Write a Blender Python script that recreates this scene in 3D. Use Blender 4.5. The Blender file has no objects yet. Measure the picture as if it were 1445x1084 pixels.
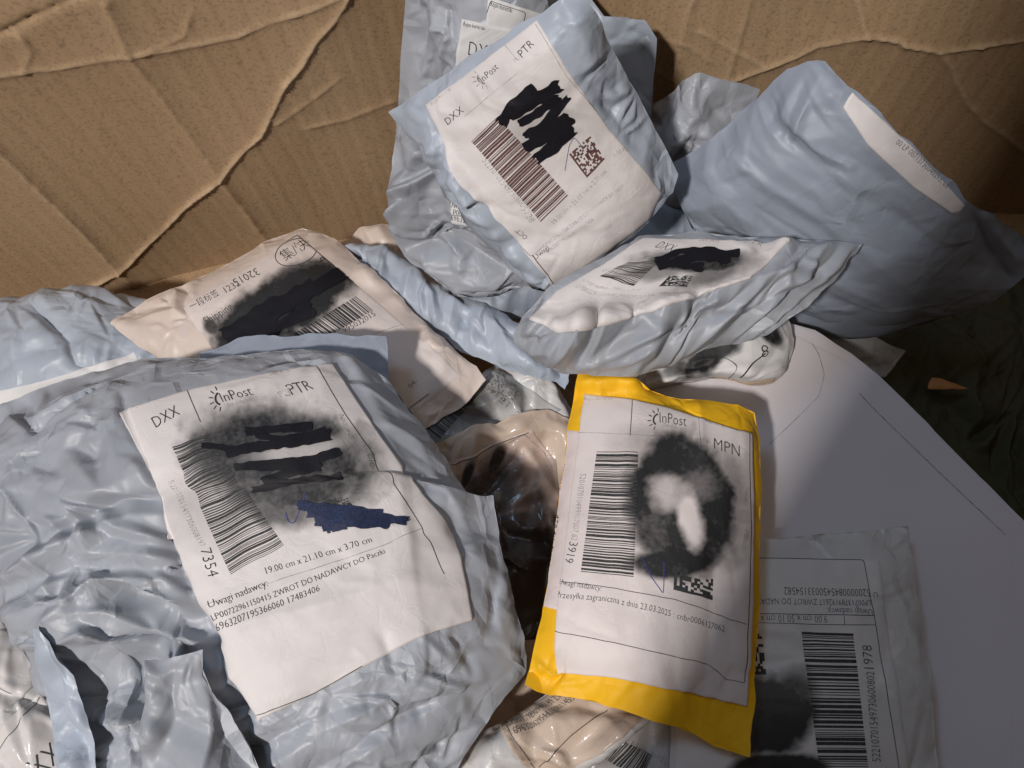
import bpy, math, time
import numpy as np
from mathutils import Matrix, Vector
t00 = time.time()
sc = bpy.context.scene
COL = sc.collection

# ------------------------------------------------------------------ camera
W0, H0 = 1445.0, 1084.0            # design coordinates used for measuring
FPX = W0 * 26 / 36
ZC = 0.52
def nrm(v): return v / np.linalg.norm(v)
Zc_ = -nrm(np.array([(790 - 722.5) / FPX, -(980 - 542) / FPX, -1]))
Xc_ = nrm(np.array([Zc_[1], -Zc_[0], 0])); Yc_ = np.cross(Zc_, Xc_)
MW = np.array([Xc_, Yc_, Zc_])     # camera -> world rotation
cam = bpy.data.cameras.new('camera'); cam.lens = 26; cam.sensor_width = 36
cam.clip_start = 0.01; cam.clip_end = 50
camo = bpy.data.objects.new('camera', cam); COL.objects.link(camo)
camo.matrix_world = Matrix.Translation((0, 0, ZC)) @ Matrix(MW.tolist()).to_4x4()
sc.camera = camo

# ------------------------------------------------------------------ light
wd = bpy.data.worlds.new('World'); sc.world = wd; wd.use_nodes = True
bg = wd.node_tree.nodes['Background']; bg.inputs[0].default_value = (1.0, 0.93, 0.86, 1); bg.inputs[1].default_value = 0.055
def area(name, loc, target, size, power, col, sizey=None):
    l = bpy.data.lights.new(name, 'AREA'); l.energy = power; l.color = col; l.size = size
    if sizey: l.shape = 'RECTANGLE'; l.size_y = sizey
    o = bpy.data.objects.new(name, l); COL.objects.link(o)
    o.location = loc
    o.rotation_euler = (Vector(target) - Vector(loc)).to_track_quat('-Z', 'Y').to_euler()
    return o
area('window_light', (-0.98, -0.83, 1.98), (0.05, 0.15, 0.1), 0.15, 46, (1.0, 0.95, 0.91))
area('side_window_light', (-0.75, 1.0, 2.2), (0.05, 0.2, 0.15), 0.5, 6.5, (0.45, 0.68, 1.0))
area('ceiling_light', (0.2, 0.1, 2.3), (0.0, 0.1, 0.0), 1.0, 2.6, (1.0, 0.88, 0.78))
sc.view_settings.view_transform = 'Standard'; sc.view_settings.look = 'None'
sc.view_settings.exposure = 0.0; sc.view_settings.gamma = 1.0

# ------------------------------------------------------------------ geometry helpers
def ray(px, py): return MW @ np.array([(px - 722.5) / FPX, -(py - 542) / FPX, -1])
def P(px, py, h):
    d = ray(px, py); return np.array([0, 0, ZC]) + d * ((h - ZC) / d[2])
def proj(G):
    v = (G - np.array([0, 0, ZC])) @ MW
    return np.stack([722.5 + FPX * v[..., 0] / -v[..., 2], 542 - FPX * v[..., 1] / -v[..., 2]], -1)
def wall_y(x): return 0.375 - 0.15 * x * x - np.where(x > 0, 0.12 * x, 0)
def WP(px, py):
    d = ray(px, py); y = 0.36
    for _ in range(12):
        t = y / d[1]; y = float(wall_y(np.float64(d[0] * t)))
    return np.array([d[0] * t, y, ZC + d[2] * t])

def resample(p, n):
    p = np.asarray(p, float)
    s = np.r_[0, np.cumsum(np.linalg.norm(np.diff(p, axis=0), axis=1))]
    q = np.linspace(0, s[-1], n + 1)
    # smooth corners a little: interpolate then keep ends
    return np.stack([np.interp(q, s, p[:, k]) for k in range(p.shape[1])], 1)
def coons(top, right, bottom, left, nu, nv):
    for a_, b_ in ((top[0], left[0]), (top[-1], right[0]), (bottom[0], left[-1]), (bottom[-1], right[-1])): assert np.allclose(a_, b_), (a_, b_)
    T, B = resample(top, nu), resample(bottom, nu); L, R = resample(left, nv), resample(right, nv)
    u = np.linspace(0, 1, nu + 1)[None, :, None]; v = np.linspace(0, 1, nv + 1)[:, None, None]
    return ((1 - v) * T[None] + v * B[None] + (1 - u) * L[:, None] + u * R[:, None]
            - ((1 - u) * (1 - v) * T[0] + u * (1 - v) * T[-1] + (1 - u) * v * B[0] + u * v * B[-1]))
def blur(a, n=1):
    for _ in range(n):
        p = np.pad(a, [(1, 1), (1, 1)] + [(0, 0)] * (a.ndim - 2), mode='edge')
        a = (p[:-2, 1:-1] + p[2:, 1:-1] + p[1:-1, :-2] + p[1:-1, 2:] + 2 * a) / 6
    return a
def up2(a):
    def ax0(a):
        p = np.concatenate([2 * a[:1] - a[1:2], a, 2 * a[-1:] - a[-2:-1]], 0)
        mid = (-p[:-3] + 9 * p[1:-2] + 9 * p[2:-1] - p[3:]) / 16
        o = np.zeros((2 * a.shape[0] - 1,) + a.shape[1:]); o[::2] = a; o[1::2] = mid
        return o
    return ax0(ax0(a).swapaxes(0, 1)).swapaxes(0, 1)
def normals(G):
    du = np.gradient(G, axis=1); dv = np.gradient(G, axis=0)
    n = np.cross(du, dv); n /= np.maximum(np.linalg.norm(n, axis=-1, keepdims=True), 1e-12)
    c = np.array([0, 0, ZC]) - G
    if (n * c).sum() < 0: n = -n
    return n
def vnoise(x, y, seed):
    xi, yi = np.floor(x).astype(np.int64), np.floor(y).astype(np.int64)
    fx, fy = x - xi, y - yi; fx = fx * fx * (3 - 2 * fx); fy = fy * fy * (3 - 2 * fy)
    def h(a, b):
        n = (a * 374761393 + b * 668265263 + seed * 1274126177) & 0xffffffff
        n = ((n ^ (n >> 13)) * 1103515245) & 0xffffffff
        return ((n ^ (n >> 16)) & 0xffff) / 65535.0 * 2 - 1
    return (h(xi, yi) * (1 - fx) + h(xi + 1, yi) * fx) * (1 - fy) + (h(xi, yi + 1) * (1 - fx) + h(xi + 1, yi + 1) * fx) * fy
def fbm(x, y, seed, oct=4):
    s = 0; a = 1; t = 0
    for o in range(oct): s = s + a * vnoise(x * 2 ** o, y * 2 ** o, seed + o * 17); t += a; a *= .55
    return s / t
def segdist(q, pl):
    d = np.full(q.shape[:-1], 1e9)
    for a, b in zip(pl[:-1], pl[1:]):
        a = np.asarray(a, float); b = np.asarray(b, float); ab = b - a
        t = np.clip(((q - a) @ ab) / (ab @ ab), 0, 1)
        d = np.minimum(d, np.linalg.norm(q - a - t[..., None] * ab, axis=-1))
    return d
def samp(G, u, v):
    nv, nu = G.shape[0] - 1, G.shape[1] - 1
    x = np.clip(u, 0, 1) * nu; y = np.clip(v, 0, 1) * nv
    i = np.minimum(x.astype(int), nu - 1); j = np.minimum(y.astype(int), nv - 1)
    fx = (x - i)[..., None]; fy = (y - j)[..., None]
    return (G[j, i] * (1 - fx) + G[j, i + 1] * fx) * (1 - fy) + (G[j + 1, i] * (1 - fx) + G[j + 1, i + 1] * fx) * fy
def inv(PX, q):
    """parameters (u, v) of points q on a grid of flat coordinates PX"""
    sh = q.shape[:-1]; q = q.reshape(-1, 2)
    nv, nu = PX.shape[0] - 1, PX.shape[1] - 1
    sv, su = max(1, nv // 30), max(1, nu // 30)
    C = PX[::sv, ::su]; f = C.reshape(-1, 2)
    k = np.concatenate([((q[a:a + 400, None] - f[None]) ** 2).sum(-1).argmin(1) for a in range(0, len(q), 400)])
    u = (k % C.shape[1]) * su / nu; v = (k // C.shape[1]) * sv / nv
    for it in range(14):
        e = 0.012
        p = samp(PX, u, v)
        ua, ub = np.clip(u - e, 0, 1), np.clip(u + e, 0, 1); va, vb = np.clip(v - e, 0, 1), np.clip(v + e, 0, 1)
        du = (samp(PX, ub, v) - samp(PX, ua, v)) / (ub - ua)[:, None]
        dv = (samp(PX, u, vb) - samp(PX, u, va)) / (vb - va)[:, None]
        r = q - p; det = du[:, 0] * dv[:, 1] - du[:, 1] * dv[:, 0]; det = np.where(abs(det) < 1e-6, 1e-6, det)
        u = np.clip(u + np.clip((r[:, 0] * dv[:, 1] - r[:, 1] * dv[:, 0]) / det, -.1, .1), 0, 1)
        v = np.clip(v + np.clip((du[:, 0] * r[:, 1] - du[:, 1] * r[:, 0]) / det, -.1, .1), 0, 1)
    return np.stack([u, v], -1).reshape(sh + (2,))

# ------------------------------------------------------------------ thin film relaxation (film with excess length buckles into wrinkles)
def relax(X, T, eu, ev, PW, its, kb, amp):
    sl = lambda a, b, n, off: (a, b)
    cons = []
    def addc(a, b, ex, w):
        L = np.linalg.norm(T[b] - T[a], axis=-1) * (1 + ex)
        cons.append((a, b, L, w))
    ny, nx = T.shape[:2]
    S = slice
    for o in (0, 1):
        n = (nx - 1 - o) // 2 * 2 + o
        a = (S(None), S(o, n, 2)); b = (S(None), S(o + 1, n + 1, 2)); addc(a, b, eu[a], 1.0)
        m = (ny - 1 - o) // 2 * 2 + o
        a = (S(o, m, 2), S(None)); b = (S(o + 1, m + 1, 2), S(None)); addc(a, b, ev[a], 1.0)
        a = (S(o, m, 2), S(0, nx - 1)); b = (S(o + 1, m + 1, 2), S(1, nx)); addc(a, b, (eu[a] + ev[a]) / 2, .6)
        a = (S(o, m, 2), S(1, nx)); b = (S(o + 1, m + 1, 2), S(0, nx - 1)); addc(a, b, (eu[a] + ev[a]) / 2, .6)
    if kb > 0:
        for o in (0, 1, 2, 3):
            n = (nx - 2 - o + 3) // 4
            a = (S(None), S(o, o + 4 * n, 4)); b = (S(None), S(o + 2, o + 2 + 4 * n, 4))
            if T[b].shape[1] == T[a].shape[1] and T[a].shape[1]: addc(a, b, eu[a] * .8, kb)
            n = (ny - 2 - o + 3) // 4
            a = (S(o, o + 4 * n, 4), S(None)); b = (S(o + 2, o + 2 + 4 * n, 4), S(None))
            if T[b].shape[0] == T[a].shape[0] and T[a].shape[0]: addc(a, b, ev[a] * .8, kb)
    PWn = PW[..., None]
    for it in range(its):
        for a, b, L, w in cons:
            d = X[b] - X[a]; l = np.sqrt((d * d).sum(-1)) + 1e-9
            c = (0.5 * w * (l - L) / l)[..., None] * d
            X[a] += c; X[b] -= c
        D = X - T
        if it % 3 == 0:
            l = np.sqrt((D * D).sum(-1)) + 1e-9
            D *= np.minimum(1, amp / l)[..., None]
        X = T + D * (1 - PWn)
    return X

# pile height map: things laid later rest on the ones below
HX0, HY0, HC, HN = -0.62, -0.45, 0.0025, (400, 540)
HM = np.full(HN, 0.0)
def hidx(G):
    return (np.clip(((G[..., 1] - HY0) / HC).astype(int), 0, HN[0] - 1), np.clip(((G[..., 0] - HX0) / HC).astype(int), 0, HN[1] - 1))
def hget(G):
    x = np.clip((G[..., 0] - HX0) / HC - .5, 0, HN[1] - 2); y = np.clip((G[..., 1] - HY0) / HC - .5, 0, HN[0] - 2)
    i = x.astype(int); j = y.astype(int); fx = x - i; fy = y - j
    return (HM[j, i] * (1 - fx) + HM[j, i + 1] * fx) * (1 - fy) + (HM[j + 1, i] * (1 - fx) + HM[j + 1, i + 1] * fx) * fy
def hput(G):
    global HM
    f = G.reshape(-1, 3); j, i = hidx(f); np.maximum.at(HM, (j, i), f[:, 2])

def facets(su, sv, spacing, seed, ang=0.0, stretch=1.0):
    """continuous, piecewise flat crumple field in [-1, 1] over a (ny, nx) grid of metric coordinates"""
    from mathutils.geometry import delaunay_2d_cdt
    rng = np.random.default_rng(seed)
    c, s_ = math.cos(ang), math.sin(ang)
    X = (su * c + sv * s_) / stretch; Y = -su * s_ + sv * c
    x0, x1, y0, y1 = X.min() - spacing * 2, X.max() + spacing * 2, Y.min() - spacing * 2, Y.max() + spacing * 2
    n = max(8, int((x1 - x0) * (y1 - y0) / spacing ** 2 * .8))
    pts = np.stack([rng.uniform(x0, x1, n), rng.uniform(y0, y1, n)], 1)
    cor = np.array([[x0 - .1, y0 - .1], [x1 + .1, y0 - .1], [x1 + .1, y1 + .1], [x0 - .1, y1 + .1]]); pts = np.concatenate([pts, cor])
    hh = rng.uniform(-1, 1, len(pts)); hh = np.sign(hh) * abs(hh) ** .7
    r = delaunay_2d_cdt([Vector(p) for p in pts], [], [], 0, 1e-7)
    vp = np.array([[p.x, p.y] for p in r[0]]); oid = [q[0] if q else 0 for q in r[3]]; vh = hh[oid]
    out = np.zeros(X.shape); xf, yf = X.ravel(), Y.ravel(); of = out.ravel()
    order = np.argsort(xf); xs_ = xf[order]
    for f in r[2]:
        a, b, d = vp[f[0]], vp[f[1]], vp[f[2]]
        lo, hi = np.searchsorted(xs_, [min(a[0], b[0], d[0]), max(a[0], b[0], d[0])])
        k = order[lo:hi]
        if not len(k): continue
        det = (b[1] - d[1]) * (a[0] - d[0]) + (d[0] - b[0]) * (a[1] - d[1])
        if abs(det) < 1e-14: continue
        w0 = ((b[1] - d[1]) * (xf[k] - d[0]) + (d[0] - b[0]) * (yf[k] - d[1])) / det
        w1 = ((d[1] - a[1]) * (xf[k] - d[0]) + (a[0] - d[0]) * (yf[k] - d[1])) / det
        w2 = 1 - w0 - w1; m = (w0 >= -1e-9) & (w1 >= -1e-9) & (w2 >= -1e-9)
        of[k[m]] = w0[m] * vh[f[0]] + w1[m] * vh[f[1]] + w2[m] * vh[f[2]]
    return of.reshape(X.shape)
def maxf(a, n=1):
    for _ in range(n):
        p = np.pad(a, 1, mode='edge'); a = np.max([p[:-2, 1:-1], p[2:, 1:-1], p[1:-1, :-2], p[1:-1, 2:], a], axis=0)
    return a
EXS = 0.0
class Sheet: pass
def sheet(top, right, bottom, left, n=84, bulge=.02, pw=4, ex=.03, exv=None, emap=None, att=.01, amp=.012, kb=.25, seed=1,
          bumps=(), creases=(), thick=.03, jit=.0012, its=(60, 36), noise=.002, rest=True, lift=.0025, edge=.5, maxraise=.05, fac=((.045, .0060), (.020, .0034), (.010, .0014), (.0055, .0005)), ang=0.0, stretch=1.0):
    """a crumpled film or paper surface between four edges, each a list of (x, y, height)"""
    rng = np.random.default_rng(seed)
    E4 = [[P(*q) for q in e] for e in (top, right, bottom, left)]
    lu = np.linalg.norm(np.diff(np.array(E4[0]), axis=0), axis=1).sum() + np.linalg.norm(np.diff(np.array(E4[2]), axis=0), axis=1).sum()
    lv = np.linalg.norm(np.diff(np.array(E4[1]), axis=0), axis=1).sum() + np.linalg.norm(np.diff(np.array(E4[3]), axis=0), axis=1).sum()
    a = math.sqrt(lu / lv); n = min(n * 2.7, math.sqrt(lu * lv) / 2 / .00105); nu = int(n * a) // 8 * 8; nv = int(n / a) // 8 * 8
    nu = min(max(nu, 24), 420); nv = min(max(nv, 24), 420)
    T = coons(*E4, nu, nv)
    T[1:-1, 1:-1] = blur(T, 5)[1:-1, 1:-1]
    u = np.linspace(-1, 1, nu + 1)[None]; v = np.linspace(-1, 1, nv + 1)[:, None]
    prof = (1 - abs(u) ** pw) * (1 - abs(v) ** pw)
    N0 = normals(T).reshape(-1, 3).mean(0); N0 /= np.linalg.norm(N0)
    T = T + (bulge * prof)[..., None] * N0
    PX = proj(T)
    for (bx, by, r, dh) in bumps:
        T = T + (dh * np.exp(-((PX - [bx, by]) ** 2).sum(-1) / r ** 2) * np.minimum(1, prof * 3))[..., None] * N0
    for pl, w, dh in creases:
        T = T + (dh * .65 * np.exp(-segdist(PX, pl) / max(w, .65 * abs(dh) / .0005)) * np.minimum(1, prof * 3))[..., None] * N0
    raised = 0
    if rest:
        need = hget(T) + lift - T[..., 2]
        R = np.clip(need, 0, maxraise); raised = R.max()
        R = blur(maxf(R, 6), 18); T = T.copy(); T[..., 2] += R
    # edge irregularity
    ed = np.minimum(np.minimum(np.arange(nu + 1), nu - np.arange(nu + 1))[None], np.minimum(np.arange(nv + 1), nv - np.arange(nv + 1))[:, None])
    J = np.stack([fbm(T[..., 0] * 70 + k * 9, T[..., 1] * 70, seed + 31 * k, 3) for k in range(3)], -1) * jit * 2
    T = T + J * np.exp(-ed / 6.0)[..., None]
    PX = proj(T)
    em = emap(PX[..., 0], PX[..., 1]) if emap else np.ones(T.shape[:2])
    su = np.linspace(0, lu / 2, nu + 1)[None] + 0 * em; sv = np.linspace(0, lv / 2, nv + 1)[:, None] + 0 * em
    mod = np.clip(.75 + .9 * fbm(su / .06, sv / .06, seed + 77, 2), .15, 1.6) * blur(em, 10)
    NB = normals(blur(T[::2, ::2], 8)); NB = up2(NB)
    for kf, (sp, ap) in enumerate(fac):
        fv = facets(su, sv, sp, seed * 7 + kf, ang if stretch > 1 else seed * 1.7 + kf * 1.1, stretch if stretch > 1 else 1.5)
        if kf in (1, 2): fv = (2 * abs(fv) - .7) * (1 if kf == 1 else -1)     # sharp fold lines
        T = T + NB * (ap * (1.4, 1.6, 1.7, 2.0)[kf] * mod * fv * (1 - np.exp(-ed / 5.0)))[..., None]
    eu = ex * em * EXS; ev = (ex if exv is None else exv) * em * EXS
    PWt = np.full(T.shape[:2], att); PWt[ed == 0] = edge; PWt[ed == 1] = edge * .4
    NN = NB
    def nz(T, s, amp): return (fbm(T[..., 0] / s + 5, T[..., 1] / s + T[..., 2] / s * .7, seed + 3, 3) * amp)[..., None]
    X = T.copy()
    if EXS > 0:
        Tc = T[::2, ::2]; emc = em[::2, ::2][..., None]
        X = Tc + NN[::2, ::2] * nz(Tc, .03, noise * 2) * np.minimum(1, emc)
        X = relax(X, Tc, eu[::2, ::2], ev[::2, ::2], PWt[::2, ::2], its[0], kb, amp)
        D = up2(X - Tc)
        X = T + D + NN * nz(T, .008, noise * .5) * np.minimum(1, em)[..., None]
        X = relax(X, T, eu, ev, PWt, its[1], kb * .6, amp * 1.15)
    if rest:
        need = hget(X) + lift * .6 - X[..., 2]
        R = np.clip(need, 0, .008); X[..., 2] += blur(maxf(R, 4), 8)
    s = Sheet(); s.T = T; s.X = X; s.F = X; s.PX = PX; s.N = normals(s.F); s.base = s.F
    s.rest = rest; s.H = hget(X).copy(); s.thick = thick; s.prof = prof; s.N0 = N0
    s.nu, s.nv = nu, nv
    print('sheet seed', seed, 'grid', nu, nv, 'raised %.4f' % raised, 'size %.3f x %.3f' % (lu / 2, lv / 2))
    hput(X)
    return s

# ------------------------------------------------------------------ mesh objects
def mesh_obj(name, V, Fs, mat, parent, smooth=True, attrs=None, uv=None):
    me = bpy.data.meshes.new(name)
    off = np.array(parent.location) if parent is not None and parent.type == 'EMPTY' else np.zeros(3)
    if parent is not None and parent.type == 'MESH': off = np.array(parent['_org'])
    V = np.asarray(V, float) - off
    if isinstance(Fs, np.ndarray):
        nf, k = Fs.shape
        me.vertices.add(len(V)); me.vertices.foreach_set('co', V.astype(np.float32).ravel())
        me.loops.add(nf * k); me.loops.foreach_set('vertex_index', Fs.astype(np.int32).ravel())
        me.polygons.add(nf); me.polygons.foreach_set('loop_start', (np.arange(nf) * k).astype(np.int32))
        me.update(calc_edges=True)
    else:
        me.from_pydata(V.tolist(), [], Fs); me.update()
    me.polygons.foreach_set('use_smooth', np.full(len(me.polygons), smooth))
    for k, arr in (attrs or {}).items():
        at = me.attributes.new(k, 'FLOAT', 'POINT'); at.data.foreach_set('value', np.asarray(arr, np.float32).ravel())
    if uv is not None:
        l = me.uv_layers.new(name='UVMap'); idx = np.zeros(len(me.loops), np.int32); me.loops.foreach_get('vertex_index', idx)
        l.data.foreach_set('uv', np.asarray(uv, np.float32).reshape(-1, 2)[idx].ravel())
    me.materials.append(mat)
    o = bpy.data.objects.new(name, me); COL.objects.link(o)
    if parent is not None: o.parent = parent
    o['_org'] = off.tolist()
    return o
def gridfaces(ny, nx, off=0):
    j, i = np.mgrid[0:ny - 1, 0:nx - 1]; a = (j * nx + i).ravel() + off
    return np.stack([a, a + 1, a + nx + 1, a + nx], 1)
def thing(name, label, cat, base, group=None):
    o = bpy.data.objects.new(name, None); COL.objects.link(o); o.empty_display_size = .02
    o.location = Vector([float(q) for q in base]); o['label'] = label; o['category'] = cat
    if group: o['group'] = group
    return o
def orient(V, Fs):
    f = Fs[:: max(1, len(Fs) // 400)]; a, b, c = V[f[:, 0]], V[f[:, 1]], V[f[:, 3]]
    n = np.cross(b - a, c - a); return Fs if (n * (np.array([0, 0, ZC]) - a)).sum() > 0 else Fs[:, ::-1]
def bag(s, mat, parent, name='bag'):
    """closed body: wrinkled upper face, and a lower face that sits on what is below"""
    F = s.F; ny, nx = F.shape[:2]
    V = F.reshape(-1, 3); Fs = orient(V, gridfaces(ny, nx))
    st = 8
    B = F[::st, ::st].copy(); by, bx = B.shape[:2]
    u = np.linspace(-1, 1, bx)[None]; v = np.linspace(-1, 1, by)[:, None]
    pr = (1 - abs(u) ** 8) * (1 - abs(v) ** 8)
    sm = blur(F, 5)[::st, ::st]
    lo = sm + 0
    lo[..., 2] -= s.thick * pr
    hh = np.minimum(hget(B) * 0 + s.H[::st, ::st], B[..., 2])
    lo[..., 2] = np.where(pr > .001, np.minimum(np.maximum(lo[..., 2], np.minimum(hh + .0006, B[..., 2] - .0008)), B[..., 2] - .0006), B[..., 2])
    lo[0], lo[-1], lo[:, 0], lo[:, -1] = B[0], B[-1], B[:, 0], B[:, -1]
    Fb = gridfaces(by, bx, len(V))
    Fb = Fb if Fs is not gridfaces else Fb
    Fo = orient(lo.reshape(-1, 3), gridfaces(by, bx))[:, ::-1] + len(V)
    uu, vv = np.meshgrid(np.linspace(0, 1, nx), np.linspace(0, 1, ny)); u2, v2 = np.meshgrid(np.linspace(0, 1, bx), np.linspace(0, 1, by))
    uv = np.concatenate([np.stack([uu, vv], -1).reshape(-1, 2), np.stack([u2, v2], -1).reshape(-1, 2)])
    return mesh_obj(name, np.concatenate([V, lo.reshape(-1, 3)]), np.concatenate([Fs, Fo]), mat, parent, uv=uv)

class Label: pass
def label(s, top, right, bottom, left, mat, parent, name='shipping_label', n=(90, 130), smudges=(), off=.0006, seed=5, stiff=2, torn=.6):
    e = [[(float(a), float(b)) for a, b in q] for q in (top, right, bottom, left)]
    nu, nv = n
    Q = coons(*e, nu, nv)
    ed = np.minimum(np.minimum(np.arange(nu + 1), nu - np.arange(nu + 1))[None], np.minimum(np.arange(nv + 1), nv - np.arange(nv + 1))[:, None])
    Q += np.stack([fbm(Q[..., 0] / 14, Q[..., 1] / 14, seed, 3), fbm(Q[..., 0] / 14, Q[..., 1] / 14, seed + 9, 3)], -1) * (torn * np.exp(-ed / 1.5))[..., None]
    c = Q[:: max(1, nv // 16), :: max(1, nu // 12)]
    uvc = inv(s.PX, c)
    jj = np.linspace(0, 1, nv + 1)[:, None] * np.ones((1, nu + 1)); ii = np.linspace(0, 1, nu + 1)[None] * np.ones((nv + 1, 1))
    # upsample parameters (coarse grid may not end on the last row/col -> build it from full indices)
    uv = inv(s.PX, Q) if nu * nv < 16000 else samp(uvc, ii, jj)
    F = blur(s.F, stiff * 2); N = normals(F)
    p = samp(F, uv[..., 0], uv[..., 1]); nn = samp(N, uv[..., 0], uv[..., 1])
    true = samp(s.F, uv[..., 0], uv[..., 1])
    gap = ((true - p) * nn).sum(-1); lift = np.maximum(gap, 0); lift = np.maximum(lift, blur(lift, 3))
    o_ = off * np.where(ed == 0, .12, 1.0)
    p = p + nn * (lift + o_)[..., None]
    L = Label(); L.G = p; L.N = normals(p); L.Q = Q; L.n = n; L.parent = parent; L.s = s
    q = proj(p); ink = np.zeros(q.shape[:2]); L.ink = ink
    for sm in smudges: ink[:] = smudge(ink, Q, sm)
    uu = np.stack([ii, jj], -1)
    V = p.reshape(-1, 3)
    L.o = mesh_obj(name, V, orient(V, gridfaces(nv + 1, nu + 1)), mat, parent, attrs={'ink': np.clip(ink * 1.1, 0, 1) ** .72}, uv=uu)
    # metric
    L.w = np.linalg.norm(np.diff(p[nv // 2], axis=0), axis=1).sum(); L.h = np.linalg.norm(np.diff(p[:, nu // 2], axis=0), axis=1).sum()
    L.items = {}
    L.hand = 1
    a = p[nv // 2, nu // 2 + 2] - p[nv // 2, nu // 2]; b = p[nv // 2 + 2, nu // 2] - p[nv // 2, nu // 2]
    if np.cross(a, b) @ L.N[nv // 2, nu // 2] > 0: L.hand = -1
    return L
def smudge(ink, Q, sm):
    cx, cy, rx, ry, ang, st, soft, nz = sm[:8]
    sd = sm[8] if len(sm) > 8 else 3
    c, s_ = math.cos(math.radians(ang)), math.sin(math.radians(ang))
    x = Q[..., 0] - cx; y = Q[..., 1] - cy
    a = (x * c + y * s_) / rx; b = (-x * s_ + y * c) / ry
    r = np.sqrt(a * a + b * b) + nz * .5 * fbm(Q[..., 0] / 20, Q[..., 1] / 20, sd, 4)
    m = np.clip((1 - r) / soft + .5, 0, 1); m = m * m * (3 - 2 * m)
    if st < 0: return ink * (1 + st * m)
    m = m * (1 - .10 * np.clip(fbm(Q[..., 0] / 30, Q[..., 1] / 30, sd + 5, 3) + .3, 0, 1))
    return np.maximum(ink, st * m)

def lab_st(L, q): return inv(L.Q, np.asarray(q, float))
def on_label(L, st, off=.00022):
    return samp(L.G, st[..., 0], st[..., 1]) + samp(L.N, st[..., 0], st[..., 1]) * off
def put(L, kind, V, Fs):
    L.items.setdefault(kind, []).append((V, Fs))
def flush(L):
    for kind, lst in L.items.items():
        vs = []; fs = []; o = 0
        for V, Fs in lst:
            vs.append(V); fs += [tuple(int(k) + o for k in f) for f in Fs]; o += len(V)
        nm, mat = KINDS[kind]
        mesh_obj(nm, np.concatenate(vs), fs, mat, L.o, smooth=True)['kind'] = 'stuff'
_tc = {}
def text_mesh(body):
    if body in _tc: return _tc[body]
    cu = bpy.data.curves.new('t', 'FONT'); cu.body = body; cu.size = 1; cu.resolution_u = 2; cu.offset = -.014
    o = bpy.data.objects.new('t', cu); me = bpy.data.meshes.new_from_object(o)
    V = np.zeros(len(me.vertices) * 3); me.vertices.foreach_get('co', V); V = V.reshape(-1, 3)[:, :2].copy()
    Fs = [tuple(p.vertices) for p in me.polygons]
    bpy.data.objects.remove(o); bpy.data.meshes.remove(me); bpy.data.curves.remove(cu)
    _tc[body] = (V, Fs); return V, Fs
def text(L, body, p0, p1, kind='text', asp=1.0, drop=0, size=None):
    """lettering along the baseline p0 -> p1; asp stretches the height"""
    V, Fs = text_mesh(body)
    if not len(V): return
    if asp == 1.0: asp = 1.28 if len(body) > 7 else 1.08
    x0, x1 = V[:, 0].min(), V[:, 0].max(); w = x1 - x0
    st = lab_st(L, np.array([p0, p1])); M = np.array([L.w, L.h])
    a, b = st[0] * M, st[1] * M; d = b - a; sc_ = np.linalg.norm(d) / w; d = d / np.linalg.norm(d)
    up = np.array([d[1], -d[0]]) * L.hand
    q = a + (V[:, :1] - x0) * sc_ * d + V[:, 1:] * sc_ * asp * up
    q = q / M
    if drop:
        rng = np.random.default_rng(len(body)); Fs = [f for f in Fs if rng.random() > drop]
    put(L, kind, on_label(L, q), Fs)
def ribbon(L, pl, w, kind='text', taper=False, seed=0, seg=3.0, off=.0002, rough=0):
    """line or marker stroke of width w along pl"""
    pl = np.asarray(pl, float); n = max(2, int(np.linalg.norm(np.diff(pl, axis=0), axis=1).sum() / seg))
    c = resample(pl, n); c[1:-1] = (c[:-2] + c[1:-1] * 2 + c[2:]) / 4 if n > 2 else c[1:-1]
    t = np.gradient(c, axis=0); t /= np.linalg.norm(t, axis=1, keepdims=True) + 1e-9
    nn = np.stack([-t[:, 1], t[:, 0]], 1)
    ww = np.full(n + 1, w / 2)
    if rough: ww = ww * (1 + rough * vnoise(np.arange(n + 1) / 3.0, np.zeros(n + 1), seed))
    k = 5 if w > 6 else 1
    rows = [c + nn * (ww * f)[:, None] for f in np.linspace(-1, 1, k + 1)]
    q = np.stack(rows, 1).reshape(-1, 2)
    if rough:
        q[:k + 1] -= t[0] * np.abs(vnoise(np.arange(k + 1.0), np.ones(k + 1), seed + 3))[:, None] * w * .35
        q[-k - 1:] += t[-1] * np.abs(vnoise(np.arange(k + 1.0), np.ones(k + 1), seed + 7))[:, None] * w * .35
    Fs = [(i * (k + 1) + j, i * (k + 1) + j + 1, (i + 1) * (k + 1) + j + 1, (i + 1) * (k + 1) + j) for i in range(n) for j in range(k)]
    put(L, kind, on_label(L, lab_st(L, q), off), Fs)
def bilin(c, u, v):
    c = np.asarray(c, float); u = np.asarray(u, float)[..., None]; v = np.asarray(v, float)[..., None]
    return (c[0] * (1 - u) + c[1] * u) * (1 - v) + (c[3] * (1 - u) + c[2] * u) * v
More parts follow.
